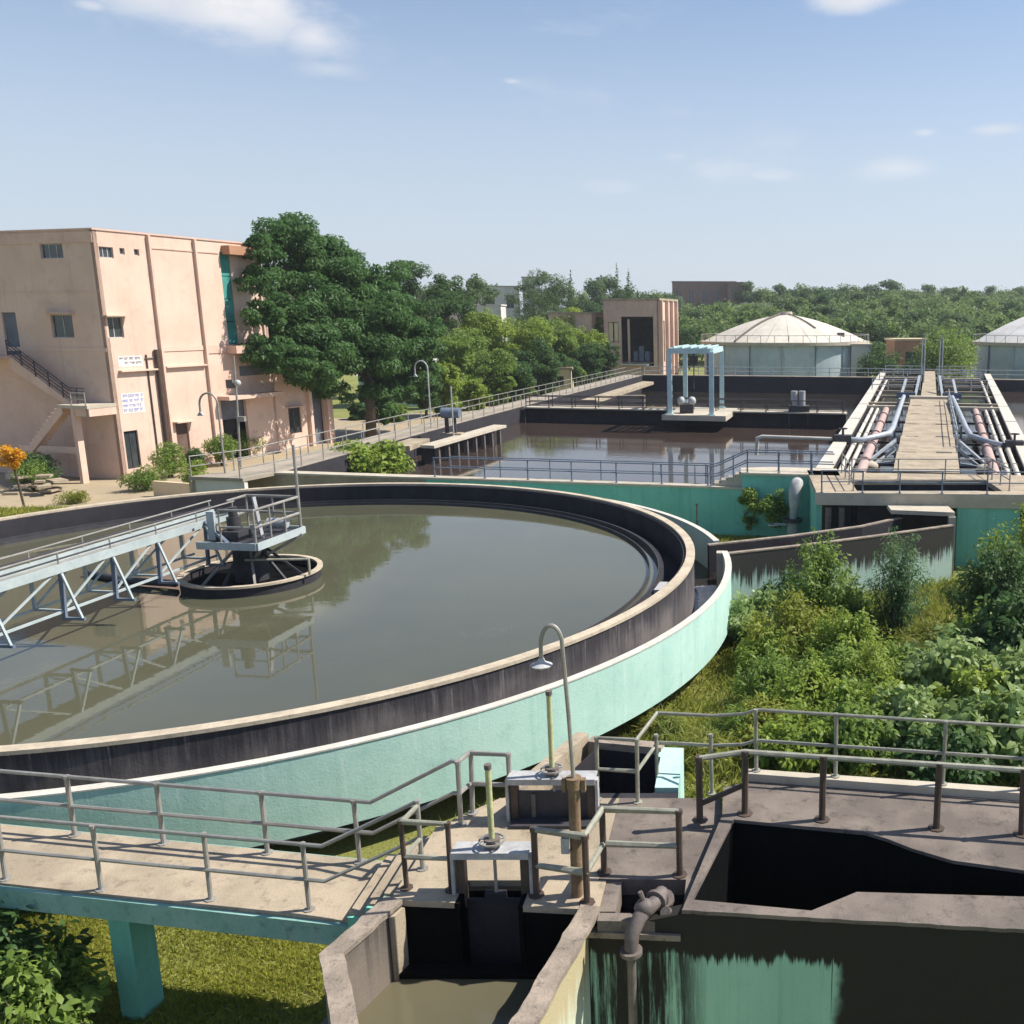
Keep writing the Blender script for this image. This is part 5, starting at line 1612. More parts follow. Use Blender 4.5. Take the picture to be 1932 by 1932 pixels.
def sluice(label, x, y, wd, zt, zp, big):
    """Sluice gate: frame legs, head plate, spindle pole, hand wheel hub, gate leaf below."""
    r = thing('sluice_gate', label, 'sluice gate', (x, y, GD))
    for s in (-1, 1):
        MB().box(x + s * wd / 2 - .05, x + s * wd / 2 + .05, y - .06, y + .06, GD - .2, zt).build('leg', 'brown_pipe', r)
        MB().box(x + s * (wd / 2 + .09) - .02, x + s * (wd / 2 + .09) + .02, y - .10, y + .02, GD - .2, zt).build('guide_angle', 'white_metal', r)
    MB().box(x - wd / 2 - .08, x + wd / 2 + .08, y - .15, y + .13, zt, zt + .035).build('head_plate', 'white_metal', r)
    MB().box(x - wd / 2 - .08, x + wd / 2 + .08, y - .147, y - .12, zt - .055, zt - .002).build('head_beam', 'white_metal', r)
    m = MB()
    m.tube([(x, y, zt + .06), (x, y, zt + .16)], .10, 12)
    m.build('gear_housing', 'cast_iron', r, True)
    for k in range(5):
        a = 2 * math.pi * k / 5 + .4
        MB().tube([(x, y, zt + .13), (x + .15 * math.cos(a), y + .15 * math.sin(a), zt + .13)], .013, 6).build('wheel_spoke', 'galv', r)
    MB().ring((x, y), [(.145, zt + .118), (.165, zt + .118), (.165, zt + .14), (.145, zt + .14)], 24).build('hand_wheel', 'galv', r, True)
    MB().tube([(x, y, zt + .16), (x, y, zp - .06)], .037, 10).build('spindle_cover', 'pole_yellow', r, True)
    MB().tube([(x, y, zp - .06), (x, y, zp)], .046, 10).build('cap', 'cast_iron', r, True)
    MB().tube([(x + .02, y, GD - .5), (x + .02, y, zt)], .022, 8).build('spindle', 'galv', r, True)
    if big:
        MB().box(x - wd / 2 + .05, x + wd / 2 - .05, y - .03, y + .03, 1.5, GD - .12).build('gate_leaf', 'black_wall', r)
        MB().box(x - .12, x + .14, y - .05, y + .05, GD - .12, GD - .02).build('lifting_lug', 'black_wall', r)
    else:
        MB().box(x - wd / 2 + .05, x + wd / 2 - .05, y - .03, y + .03, GD + .02, zt - .22).build('gate_leaf', 'dark_steel', r)
        for s in (-1, 1):
            MB().box(x + s * wd / 4 - .03, x + s * wd / 4 + .03, y - .06, y - .032, GD + .05, zt - .24).build('rib', 'cast_iron', r)
        MB().box(x - wd / 2 - .02, x + wd / 2 + .02, y - .30, y - .07, GD + .003, GD + .05).build('sill', 'dark_steel', r)
    return r


sluice('near sluice gate with white head plate and yellowish spindle pole', -3.13, 10.88, 0.80, 3.47, 4.62, True)
sluice('far sluice gate with yellowish pole beside the gooseneck lamp', -2.72, 12.65, 1.10, 3.55, 4.86, False)

# box chamber behind the far gate
bx = thing('outlet_chamber', 'open topped concrete box with dark inside behind the far sluice gate', 'chamber', (-2, 14.2, 0))
MB().wall([(-3.28, 13.27), (-2.62, 15.2)], 0.22, 0, 3.05, 1).build('wall', 'concrete', bx)
MB().wall([(-2.60, 15.0), (-1.35, 14.75)], 0.22, 0, 3.0, 1).build('wall', 'rough_coping', bx)
MB().wall([(-1.36, 14.93), (-0.98, 14.9), (-0.98, 13.52)], 0.36, 0, 2.93, -1).build('end_wall', 'mint', bx)
MB().prism([(-3.3, 13.27), (-1.1, 13.27), (-1.1, 15), (-2.6, 15.2)], 1.2, 1.3).build('floor', 'black_wall', bx)
MB().wall([(-2.95, 13.5), (-2.45, 14.95), (-1.36, 14.72), (-1.3, 13.6)], 0.02, 1.3, 2.9, -1).build('dark_lining', 'black_wall', bx)
MB().box(-3.25, -0.98, 13.26, 13.44, 0, GD - .02).build('front_wall', 'black_wall', bx)
MB().prism([(-3.40, 12.78), (-3.16, 12.74), (-2.98, 13.25), (-3.3, 13.27)], GD + .003, [3.2, 3.3, 3.32, 3.05]).build('wing_wall', 'concrete', bx)

# lamp
lm = thing('gooseneck_lamp', 'gooseneck lamp on a rusty thick pipe standing on the gate deck', 'lamp', (-2.07, 10.78, GD))
MB().tube([(-2.07, 10.78, GD - .4), (-2.06, 10.78, 4.40)], .072, 12).build('base_pipe', 'rust', lm, True)
MB().tube([(-2.06, 10.78, 4.36), (-2.06, 10.78, 4.50)], .095, 12).build('collar', 'rust', lm, True)
for s in (-1, 1):
    MB().box(-2.06 + s * .12 - .025, -2.06 + s * .12 + .025, 10.74, 10.82, 4.32, 4.48).build('clamp_lug', 'rust', lm)
pts = [(-2.055, 10.78, 4.3), (-2.09, 10.78, 5.3), (-2.13, 10.78, 6.10)]
for a in range(20, 181, 16):
    pts.append((-2.26 + .13 * math.cos(R(a)), 10.78, 6.18 + .26 * math.sin(R(a))))
pts.append((-2.39, 10.78, 6.02))
MB().tube(pts, .026, 8).build('pole', 'galv', lm, True)
MB().ring((-2.39, 10.78), [(.03, 6.04), (.05, 5.99), (.13, 5.95), (.125, 5.935), (.03, 5.965)], 20).build('lamp_shade', 'white_metal', lm, True)
MB().ball((-2.39, 10.78, 5.93), .04, .04, .05, 10, 6).build('bulb', 'white_metal', lm, True)
MB().box(-2.22, -2.12, 10.64, 10.74, 3.55, 3.75).build('switch_box', 'white_metal', lm)

# right deck; its black hole stands in for a cast shadow
RD = 3.05
rk = thing('right_deck', 'brown gritty concrete deck round a black hole standing in for a cast shadow', 'deck', (2, 11.5, 0))
hole = [(-0.62, 10.45), (0.83, 10.24), (1.42, 10.62), (3.5, 10.52), (5.2, 10.4), (5.2, 10.85), (3.63, 11.09), (2.75, 11.32), (2.27, 11.61), (1.98, 11.85), (1.70, 12.02), (-0.12, 12.36)]  # outline of the cast shadow on the deck, built as a sunken black hole
outer = [(-0.72, 10.25), (3.28, 9.88), (5.2, 9.72), (5.2, 10.4)]
rim_a = ragged([(-0.72, 10.25), (0.83, 10.10), (3.28, 9.88), (5.2, 9.72)], .12, .010, 6) + [(5.2, 10.40), (3.5, 10.52), (1.42, 10.62), (0.83, 10.24), (-0.60, 10.46)]
MB().prism(rim_a, RD - .05, RD).build('front_slab', 'deck_brown', rk)
rim_b = [(-0.72, 10.252), (-0.605, 10.462), (-0.12, 12.36), (1.70, 12.02), (1.98, 11.85), (2.27, 11.61), (2.75, 11.32), (3.63, 11.09), (5.2, 10.85), (5.2, 12.75), (4.15, 12.92), (0.14, 13.5), (-0.28, 13.3), (-0.28, 12.5)]
MB().prism(rim_b, RD - .05, RD - .001).build('back_slab', 'deck_brown', rk)
MB().wall([(0.06, 13.5), (5.2, 12.72)], 0.17, RD - .1, RD + .12, 1).build('kerb', 'pale_concrete', rk)
hi = [(a, b) for a, b in hole]
MB().wall([(-0.62, 10.45), (0.83, 10.24), (1.42, 10.62), (5.2, 10.4)], 0.03, 1.0, RD - .053, 1).build('pit_and_shadow_wall', 'shadow_and_pit_black', rk)
MB().wall([(5.2, 10.85), (3.63, 11.09), (2.75, 11.32), (2.27, 11.61), (1.98, 11.85), (1.70, 12.02), (-0.12, 12.36), (-0.60, 10.46)], 0.04, 1.0, RD - .053, -1).build('pit_and_shadow_wall', 'shadow_and_pit_black', rk)
MB().prism(hole, 0.9, 1.0).build('pit_and_shadow_floor', 'shadow_and_pit_black', rk)
MB().wall([(-1.98, 10.36), (-0.72, 10.26), (3.28, 9.90), (5.2, 9.735)], 0.20, 0, [2.64, 2.99, 2.99, 2.99], 1).build('front_wall', 'inlet_wall', rk)
MB().wall([(0.2, 13.42), (5.2, 12.68)], 0.2, 0, RD - .185, -1).build('back_wall', 'teal', rk)
MB().prism([(-1.98, 10.30), (-0.74, 10.22), (-0.74, 10.27), (-1.98, 10.45)], 2.645, 2.72).build('ledge', 'rough_coping', rk)

# valve and drop pipe by the pit
vv = thing('valve_pipe', 'cast iron bend with gate valve and pipe running down the stained wall', 'pipe', (-1.2, 10.25, 2.8))
MB().tube([(-0.98, 10.85, 2.62), (-1.0, 10.62, 3.02), (-1.07, 10.42, 3.03), (-1.22, 10.22, 2.98), (-1.31, 10.12, 2.82), (-1.32, 10.10, 2.62)], .085, 12).build('bend', 'cast_iron', vv, True)
for p, d in (((-1.05, 10.48, 3.03), (-.35, -1, -.05)), ((-1.32, 10.10, 2.60), (0, 0, 1)), ((-0.98, 10.72, 2.88), (-.05, -.4, .8))):
    d = Vector(d).normalized()
    MB().tube([Vector(p) - d * .025, Vector(p) + d * .025], .135, 14).build('flange', 'cast_iron', vv, True)
MB().ball((-1.17, 10.30, 3.04), .13, .11, .12).build('valve_body', 'cast_iron', vv, True)
MB().tube([(-1.17, 10.3, 3.1), (-1.22, 10.3, 3.26)], .03, 8).build('valve_stem', 'cast_iron', vv, True)
MB().tube([(-0.93, 10.35, 2.95), (-0.85, 10.5, 2.80), (-0.85, 10.5, 2.6)], .07, 10).build('side_branch', 'cast_iron', vv, True)
MB().tube([(-1.32, 10.10, 2.57), (-1.32, 10.10, 0.0)], .055, 10).build('drop_pipe', 'cast_iron', vv, True)

# rails of the near walkway
def W(x, y, z=2.2):
    return (x, y, z)


H = 0.97
nr = [W(-15.6, 13.05), W(-10.44, 12.22), W(-5.55, 11.46), (-4.72, 11.42, 2.62), (-4.20, 11.36, GD)]
railing('grey pipe rail on the near side of the footbridge', nr, [W(-13.5, 12.7), W(-11.95, 12.46), W(-10.44, 12.22), W(-8.92, 11.97), W(-7.27, 11.74), W(-5.82, 11.51), nr[-1]], H, .032, 'galv', (.47,), square=False)
frr = [W(-15.6, 14.35), W(-11.6, 13.62), W(-5.35, 12.62), (-4.10, 12.5, GD), (-4.02, 12.48, GD)]
railing('grey pipe rail on the far side of the footbridge', frr, [W(-13.5, 13.95), W(-11.8, 13.65), W(-10.27, 13.40), W(-8.76, 13.16), W(-7.06, 12.90), W(-5.59, 12.66), frr[-1]], H, .036, 'galv', (.5,))
q = [(-4.20, 11.36, GD), (-4.26, 10.93, GD), (-3.68, 10.88, GD)]
railing('short corner rail between the footbridge steps and the near sluice gate', q, [q[1], q[2]], .92, .034, 'rail_pale', (.48,), 'brown_pipe')
q = [(-4.02, 12.48, GD), (-3.94, 12.80, GD), (-3.36, 12.74, GD)]
railing('short grey rail loop left of the far sluice gate', q, [q[1], q[2]], .95, .036, 'galv', (.5,))
q = [(-2.58, 10.78, GD), (-1.92, 10.62, GD), (-1.80, 11.28, GD), (-0.81, 11.22, GD)]
railing('brown rail loop round the valve pit', q, q, .90, .042, 'rail_pale', (.46,), 'brown_pipe')
q = [(-2.17, 13.2, GD), (-1.56, 13.12, GD), (-1.34, 14.1, GD), (-0.46, 14.0, GD), (0.02, 13.72, RD), (0.22, 13.60, RD + .12), (5.2, 12.82, RD + .12)]
railing('grey pipe rail from the outlet chamber along the planted side of the right deck', q, [q[0], q[1], (-1.34, 13.95, GD - .3), (-0.48, 13.95, GD - .3), q[5], (1.42, 13.41, RD + .12), (3.0, 13.17, RD + .12), (4.15, 12.99, RD + .12)], 1.0, .030, 'rail_pale', (.5,))
q = [(-0.60, 12.42, GD + .1), (0.04, 12.52, RD), (1.13, 12.35, RD), (2.70, 12.12, RD), (3.84, 11.96, RD), (5.2, 11.76, RD)]
railing('thick brown posted rail along the far edge of the shadow shaped hole', q, q[:5], .95, .048, 'rail_pale', (), 'brown_pipe', rail_r=.042)  # posts coloured dark for shade, top rail pale for sunlight
MB().bar((-0.60, 12.42, GD + .35), (0.04, 12.52, RD + .45), .05, .06).build('loose_bar', 'brown_pipe', thing('diagonal_bar', 'dark slanting bar at the left end of the thick rail', 'bar', (-.6, 12.42, GD + .3)))

# ================================================================== VEGETATION
def W3(u, v, Y):
    return np.array(dp(u, v, Y))


def tree_from_lobes(name, label, base, L, n_leaf, size, mat, cat='tree', trunk_h=5, trunk_r=.3, seed=1, sub=14, aspect=.42, up=.5, droop=.3, group=None, spread=.62, subr=.42):
    """Tree whose crown fills the listed lobes (world centre, radius)."""
    rng = np.random.default_rng(seed)
    root = thing(name, label, cat, base, group)
    b = np.array(base)
    cl = []
    for c, r in L:
        for _ in range(sub):
            d = rng.normal(size=3)
            d /= np.linalg.norm(d)
            k = spread + (1.0 - spread) * rng.random()
            s = r * subr * (.6 + .8 * rng.random())
            cl.append((np.array(c) - b + d * r * k * np.array([1, 1, .9]), (s, s, s * .62), 1))
    add_crown(rng, root, cl, n_leaf, size, mat, aspect=aspect, up=up, droop=droop)
    tips = [np.array(c) - b + rng.normal(size=3) * .3 for c, r in L[:9]]
    add_trunk(rng, root, trunk_h, trunk_r, tips)
    return root


# the big tree beside the building
PX = 1 / 1800.0
big = []
for (u, v, rp, Y) in ((552, 462, 66, 80), (505, 468, 34, 78), (492, 515, 26, 78), (600, 495, 72, 82), (660, 510, 64, 84), (715, 535, 56, 86), (545, 560, 66, 76), (625, 580, 86, 79), (705, 595, 78, 82), (765, 610, 62, 85),
                      (805, 640, 42, 85), (525, 635, 46, 75), (585, 655, 74, 76), (665, 660, 80, 79), (740, 680, 66, 83), (535, 700, 40, 76), (605, 715, 44, 77), (690, 730, 50, 80), (745, 735, 42, 83), (790, 690, 40, 85), (715, 770, 30, 81), (510, 590, 40, 76), (640, 540, 60, 81), (488, 535, 34, 70), (492, 600, 38, 70), (498, 470, 30, 71), (505, 660, 40, 70), (548, 685, 46, 71), (592, 692, 48, 73)):
    big.append((W3(u, v, Y), rp * PX * Y * 1.02))
tree_from_lobes('broad_tree', 'big dark green spreading tree beside the peach building', (-31.2, 80, 0), big, 140000, .37, 'leaf_big_tree', trunk_h=7.5, trunk_r=.38, seed=11, sub=22, droop=.55, aspect=.36, subr=.36, spread=.4)

back = [((765, 528, 32, 128), (800, 548, 42, 128), (845, 556, 34, 130), (790, 590, 54, 126), (850, 588, 36, 128))]
L = [(W3(u, v, Y), r * PX * Y * 1.05) for (u, v, r, Y) in back[0]]
tree_from_lobes('broad_tree', 'dark tree rising behind the right side of the big tree', (-42, 128, 0), L, 14000, .42, 'leaf_dark', trunk_h=8, seed=12, sub=16)
L = [(W3(u, v, Y), r * PX * Y * 1.05) for (u, v, r, Y) in ((880, 545, 30, 175), (912, 552, 22, 178), (870, 575, 30, 175), (840, 560, 30, 172))]
tree_from_lobes('broad_tree', 'darkish tree left of the far white houses', (-50, 175, 0), L, 7000, .5, 'leaf_far', trunk_h=8, seed=13, sub=14)
L = [(W3(u, v, Y), r * PX * Y * 1.02) for (u, v, r, Y) in ((1025, 548, 36, 190), (990, 565, 30, 188), (1055, 562, 32, 190), (1010, 580, 36, 186), (1050, 585, 30, 188), (1030, 535, 22, 190))]
tree_from_lobes('round_tree', 'rounded soft green tree standing above the shrub row', (-40, 190, 0), L, 15000, .42, 'leaf_far', trunk_h=7, seed=14, sub=16, aspect=.3)

# row of tall shrubs between the walkway and the plant building
row = [(870, 650, 42, 118, 'leaf_mid', 'rounded shrub nearest the big tree in the shrub row'), (905, 625, 42, 128, 'leaf_bright', 'light green tree rising behind the left of the shrub row'),
       (915, 700, 44, 112, 'leaf_mid', 'green shrub over the far bend of the left walkway'), (955, 640, 42, 128, 'leaf_bright', 'second light green tree of the shrub row'),
       (965, 705, 36, 116, 'leaf_dark', 'dark shrub in the middle of the shrub row'), (1005, 635, 40, 130, 'leaf_bright', 'third light green tree of the shrub row'),
       (1010, 670, 36, 122, 'leaf_dark', 'dark bush under the third light green tree'), (1050, 635, 36, 134, 'leaf_mid', 'mid green tree of the shrub row left of the plant building'),
       (1055, 680, 32, 128, 'leaf_dark', 'dark bush above the cream shed'), (1095, 640, 36, 140, 'leaf_bright', 'light green tree left of the plant building'),
       (1105, 675, 32, 136, 'leaf_dark', 'dark bush left of the plant building entrance'), (1130, 625, 24, 150, 'leaf_mid', 'small tree behind the edge of the plant building'),
       (838, 710, 30, 100, 'leaf_bright', 'bright yellowish shrub beside the hook topped lamp post'), (1075, 612, 30, 150, 'leaf_bright', 'light tree top behind the shrub row'),
       (800, 725, 30, 97, 'leaf_dark', 'dark shrub under the right edge of the big tree'), (740, 775, 24, 94, 'leaf_mid', 'low green bush at the foot of the big tree'), (680, 782, 22, 96, 'leaf_dark', 'low dark bush by the mint shed'),
       (1140, 665, 24, 140, 'leaf_dark', 'dark shrub against the corner of the plant building'),
       (890, 735, 26, 106, 'leaf_bright', 'low bright hedge plant at the edge of the walkway'), (940, 730, 24, 112, 'leaf_mid', 'low green shrub by the bend of the left walkway'),
       (985, 725, 22, 118, 'leaf_mid', 'low green shrub before the dark middle shrub'), (1030, 712, 22, 122, 'leaf_dark', 'low dark shrub left of the cream shed'),
       (1085, 705, 16, 132, 'leaf_mid', 'low shrub right of the cream shed'), (850, 668, 30, 108, 'leaf_mid', 'mid green shrub tucked against the right edge of the big tree')]
for i, (u, v, r, Y, m, lb) in enumerate(row):
    c = W3(u, v, Y)
    rr = r * PX * Y * 1.22
    rng = np.random.default_rng(100 + i)
    L = [(c, rr * .75)] + [(c + np.array([rng.uniform(-.6, .6), rng.uniform(-.4, .4), rng.uniform(-.6, .35)]) * rr, rr * .5) for _ in range(4)]
    z = c[2] - rr * .8
    while z > rr * .35:
        L.append((np.array([c[0], c[1], z]), rr * .6))
        z -= rr * .7
    tree_from_lobes('shrub' if Y < 118 else 'small_tree', lb, (c[0], c[1], 0), L, 9000, .36, m, 'shrub' if Y < 118 else 'tree', trunk_h=max(1.0, c[2] * .5), trunk_r=.14, seed=200 + i, sub=13, subr=.44)

# conifers and lone trees on the skyline
def conifer(label, u, vt, Y, w, seed):
    rng = np.random.default_rng(seed)
    top = W3(u, vt, Y)
    h = top[2]
    root = thing('conifer_tree', label, 'conifer', (top[0], Y, 0))
    cl = []
    for k in range(16):
        f = k / 15
        s = w * (1 - f) * .5 + .12
        for _ in range(3):
            a = rng.uniform(0, 6.28)
            cl.append((np.array([s * .6 * math.cos(a), s * .6 * math.sin(a), h * (.25 + .75 * f)]), (s * .95, s * .95, h * .06), 1))
    add_crown(rng, root, cl, 5200, .55, 'leaf_dark')
    add_trunk(rng, root, h * .6, .2, [])


conifer('thin dark conifer right beside the round tree', 1076, 515, 240, 3.4, 31)
conifer('tall dark conifer above the plant building', 1163, 503, 250, 6.5, 32)
conifer('shorter dark conifer right of the tall one', 1186, 513, 252, 6.5, 33)

rngp = np.random.default_rng(77)
protos = []


def hill(Y, X=0.0):
    k = 1.0 if X > -20 else max(.45, 1.0 + (X + 20) / 90)
    return k * (max(0, min(Y, 330) - 195) * .062 + max(0, min(Y, 900) - 330) * .030)


hm = MB()
ys = [190, 195, 230, 270, 330, 420, 560, 900, 1600, 3000]
xs = [-2600, -900, -400, -200, -110, -60, -20, 20, 120, 300, 800, 2600]
hm.add([(x, y, hill(y, x) - .3) for y in ys for x in xs], [(j * 12 + i, j * 12 + i + 1, j * 12 + i + 13, j * 12 + i + 12) for j in range(len(ys) - 1) for i in range(11)])
struct('wooded_hill', hm, 'ground', True)



def proto(label, mat, n, kind, u, vt, Y, wpx):
    """One skyline tree; later ones copy it."""
    top = W3(u, vt, Y)
    rad = wpx * PX * Y / 2
    h = top[2]
    root = thing('broad_tree', label, 'tree', (top[0], Y, 0), 'trees along the skyline')
    s = 1.0
    cl = [(c + np.array([0, 0, 0]), r, 1) for c, r, _ in lobes(rngp, (.72, .72, .55), 26 if kind else 20, .30, .7)]
    cl = [(c + np.array([0, 0, 1.45]), r, 1) for c, r, _ in cl]
    add_crown(rngp, root, cl, n, .11 if kind else .13, mat, up=.6)
    add_trunk(rngp, root, 1.2, .05, [c for c, r, _ in cl[:5]])
    hz_ = hill(Y, top[0])
    k = (h - hz_) / 2.2
    root.location.z = hz_
    root.scale = (rad, rad, k)
    protos.append(root)
    return root


proto('skyline tree of a soft mid green, one of the trees above the plant building', 'leaf_far', 2600, 0, 1120, 525, 255, 70)
proto('skyline tree of a paler green over the forest', 'leaf_forest', 2600, 1, 1240, 541, 270, 60)
proto('dark skyline tree on the wooded horizon', 'leaf_dark', 2400, 0, 935, 530, 330, 40)
sk = [(1145, 518, 262, 60), (1180, 530, 258, 54), (1100, 540, 250, 50), (1215, 545, 280, 50), (1265, 548, 300, 44), (905, 540, 330, 40), (960, 545, 300, 36), (1300, 550, 360, 34), (1330, 548, 420, 26),
      (1408, 530, 330, 46), (1440, 537, 330, 44), (1470, 535, 350, 40), (1500, 541, 340, 44), (1530, 533, 330, 52), (1565, 537, 320, 56), (1600, 530, 340, 50), (1640, 533, 360, 54), (1678, 527, 370, 60), (1715, 540, 340, 50),
      (1750, 535, 400, 34), (1790, 541, 360, 50), (1830, 545, 360, 48), (1870, 538, 420, 32), (1895, 543, 400, 40), (1925, 540, 390, 44), (1960, 545, 380, 50), (1550, 545, 280, 60), (1620, 548, 275, 66), (1690, 548, 290, 66), (1760, 555, 280, 66), (1840, 560, 285, 60), (1910, 562, 270, 60),
      (1350, 565, 262, 56), (1310, 580, 235, 60), (1420, 566, 262, 60), (1480, 562, 250, 64), (1560, 572, 235, 66), (1640, 575, 228, 74), (1720, 582, 225, 74), (1800, 588, 222, 74), (1880, 592, 220, 74), (1340, 600, 205, 60), (1300, 612, 190, 50), (1660, 600, 196, 74), (1750, 606, 200, 76), (1845, 606, 205, 60), (1610, 590, 205, 66),
      (1930, 600, 215, 60), (820, 535, 260, 60), (1060, 590, 215, 46), (1100, 585, 220, 50), (1205, 562, 245, 50), (1255, 560, 240, 46), (1120, 560, 230, 56), (985, 590, 220, 40)]
adj = ['round', 'uneven', 'full', 'low', 'bushy', 'leaning', 'loose', 'dense']
ORD = ['first', 'second', 'third', 'fourth', 'fifth', 'sixth', 'seventh', 'eighth', 'ninth']
count = {}
for i, (u, vt, Y, w_) in enumerate(sorted(sk)):
    p = protos[(0, 1, 1, 2)[i % 4] if Y < 300 else (0, 2, 1, 0)[i % 4]]
    top = W3(u, vt, Y)
    hz_ = hill(Y, top[0])
    k = max(5.0, top[2] - hz_) / 2.2
    hz_ = top[2] - 2.2 * k
    rad = w_ * PX * Y / 2 * 1.25
    where = 'left of the plant building' if u < 1150 else 'right of the plant building' if u < 1330 else 'over the cream domed tank' if u < 1640 else 'over the pipe walkway' if u < 1830 else 'over the right edge'
    dist = 'on the skyline' if Y > 310 else 'halfway up the woods' if Y > 240 else 'low in the woods'
    count[dist + where] = count.get(dist + where, 0) + 1
    copy_tree(p, (top[0], Y, hz_), (rad, rad, k), float(rngp.uniform(0, 6.28)), 'wild green tree %s %s, %s from left' % (dist, where, ORD[count[dist + where] - 1]), 'trees %s %s' % (dist, where))

# the woods behind, one mass
rngf = np.random.default_rng(9)
Vs, Fs, off = [], [], 0
cl = []
for i in range(1700):
    Y = rngf.uniform(190, 520)
    u = rngf.uniform(1285, 2050) if rngf.random() < .78 else rngf.uniform(780, 1300)
    X = (u - 1400) * PX * Y
    if 5 < Y and abs(Y - 156) < 25:
        continue
    h = hill(Y, X) + (8.0 if u > 1300 else 6.0) + rngf.normal() * 1.5
    for ua, ub, vv, Ym in ((1285, 1445, 574, 350), (855, 975, 590, 300)):
        if ua < u < ub and Y < Ym:
            h = min(h, W3(u, vv, Y)[2])
    r = 2.0 + 4.6 * rngf.random() ** 1.8
    for _ in range(5):
        d = rngf.normal(size=3)
        d /= np.linalg.norm(d)
        cl.append((np.array([X, Y, h - r * .6]) + d * r * .7 * np.array([1, 1, .7]), (r * .55, r * .55, r * .4), 26))
V, F = leaf_cloud(rngf, cl, .95, .55, .1, .6)
wo_ = bpy.data.objects.new('distant_woods', np_mesh('distant_woods', V, F, 'leaf_forest'))
COL.objects.link(wo_)
props(wo_, 'green woods spreading to the horizon behind the domed tanks', 'woods', kind='stuff')


def stem_shrub(label, x, y, r, h, mat, n, size, seed, name='shrub', cat='shrub', aspect=.4, stems=34, leafy=.75, lean=1.0, group=None):
    """Shrub of many leaning stems, each carrying sprays of leaves along its upper part."""
    rng = np.random.default_rng(seed)
    root = thing(name, label, cat, (x, y, 0), group)
    P, D = [], []
    mb = MB()
    per = max(6, n // stems)
    for k in range(stems):
        a = rng.uniform(0, 6.283)
        rr = r * (rng.random() ** .6) * lean
        hh = h * (1.0 - .55 * (rr / max(r, .01)) ** 1.6) * rng.uniform(.72, 1.12)
        b = np.array([math.cos(a + 1) * r * .22 * rng.random(), math.sin(a + 1) * r * .22 * rng.random(), -.05])
        tip = np.array([rr * math.cos(a), rr * math.sin(a), hh])
        mid = b * .5 + tip * .5 + np.array([-math.cos(a), -math.sin(a), .35]) * .12 * h * rng.random() + rng.normal(size=3) * .05
        if k % 2 == 0:
            mb.tube([tuple(b), tuple(mid), tuple(tip)], [.028, .018, .006], 5)
        t = 1 - leafy * rng.random(per) ** 1.15
        t = t[:, None]
        c = (1 - t) ** 2 * b + 2 * t * (1 - t) * mid + t ** 2 * tip
        d = nrm(rng.normal(size=(per, 3)) + np.array([0, 0, .25]))
        spr = (.16 + .22 * rng.random()) * r * (1.15 - .6 * t)
        c = c + d * spr * rng.random((per, 1)) ** .6
        c[:, 2] = np.maximum(c[:, 2], .04)
        P.append(c)
        D.append(nrm(d + np.array([math.cos(a), math.sin(a), .5]) * .5))
    mb.build_local('stems', 'bark', root)
    P, D = np.concatenate(P), np.concatenate(D)
    m = len(P)
    N = nrm(np.array([0, 0, .6]) + D * .5 + rng.normal(size=(m, 3)) * .45)
    Tn = nrm(D - N * (D * N).sum(1, keepdims=True) + rng.normal(size=(m, 3)) * .25 - np.array([0, 0, .25]))
    B = nrm(np.cross(N, Tn))
    Ln = size * (.55 + .8 * rng.random((m, 1)))
    Wd = Ln * aspect
    v = [P, P + Tn * Ln * .38 + B * Wd * .5 + N * Ln * .05, P + Tn * Ln * .75 + B * Wd * .36, P + Tn * Ln - N * Ln * .16, P + Tn * Ln * .75 - B * Wd * .36, P + Tn * Ln * .38 - B * Wd * .5 + N * Ln * .05]
    V = np.stack(v, 1).reshape(-1, 3)
    i = np.arange(m)[:, None] * 6
    F = np.concatenate([i + np.array([[0, 1, 5]]), i + np.array([[1, 2, 5]]), i + np.array([[2, 4, 5]]), i + np.array([[2, 3, 4]])], 1).reshape(-1, 3)
    o = bpy.data.objects.new('foliage', np_mesh('foliage', V, F, mat))
    COL.objects.link(o)
    o.parent = root
    return root


# garden bushes near the building and the tank
def bush(label, x, y, r, h, mat, n, size, seed, name='bush', cat='bush', aspect=.42, up=.5, droop=.1, nb=16, group=None, trunk=True, sub=.42):
    rng = np.random.default_rng(seed)
    root = thing(name, label, cat, (x, y, 0), group)
    cl = []
    for c, rr, _ in lobes(rng, (r * .66, r * .66, h * .36), nb, r * sub, .75):
        cl.append((c + np.array([0, 0, h * .52]), rr, 1))
    add_crown(rng, root, cl, n, size, mat, 'foliage', aspect, up, droop)
    if trunk:
        mb = MB()
        for k in range(5):
            c = cl[int(rng.integers(len(cl)))][0]
            mb.tube([(rng.normal() * .06, rng.normal() * .06, -.05), tuple(np.array(c) * np.array([.5, .5, .6])), tuple(c)], [.05, .035, .015], 5)
        mb.build_local('stems', 'bark', root)
    return root


bush('round clipped bush at the corner of the peach building', -36.6, 60.3, 1.15, 2.3, 'leaf_mid', 3200, .16, 301)
bush('round clipped bush under the brown door of the peach building', -35.9, 65.2, 1.15, 2.2, 'leaf_mid', 3200, .16, 302)
bush('bright small bush in front of the low garden wall', -32.6, 56.5, 1.1, 1.6, 'leaf_bright', 3000, .15, 303)
bush('bush before the dark opening of the peach building', -36.6, 70.0, 1.25, 2.2, 'leaf_mid', 3000, .17, 304)
bush('spiky low weeds beside the bush at the building corner', -35.3, 55.6, 1.3, 1.2, 'leaf_mid', 1800, .24, 305, 'weeds', 'weeds', .22)
bush('thin bush in the gap between the two clipped bushes', -36.4, 62.8, .8, 1.7, 'leaf_dark', 1500, .16, 306)
bush('loose thorny bush in front of the annex', -36.3, 78.2, 1.6, 2.6, 'leaf_mid', 1800, .2, 307)
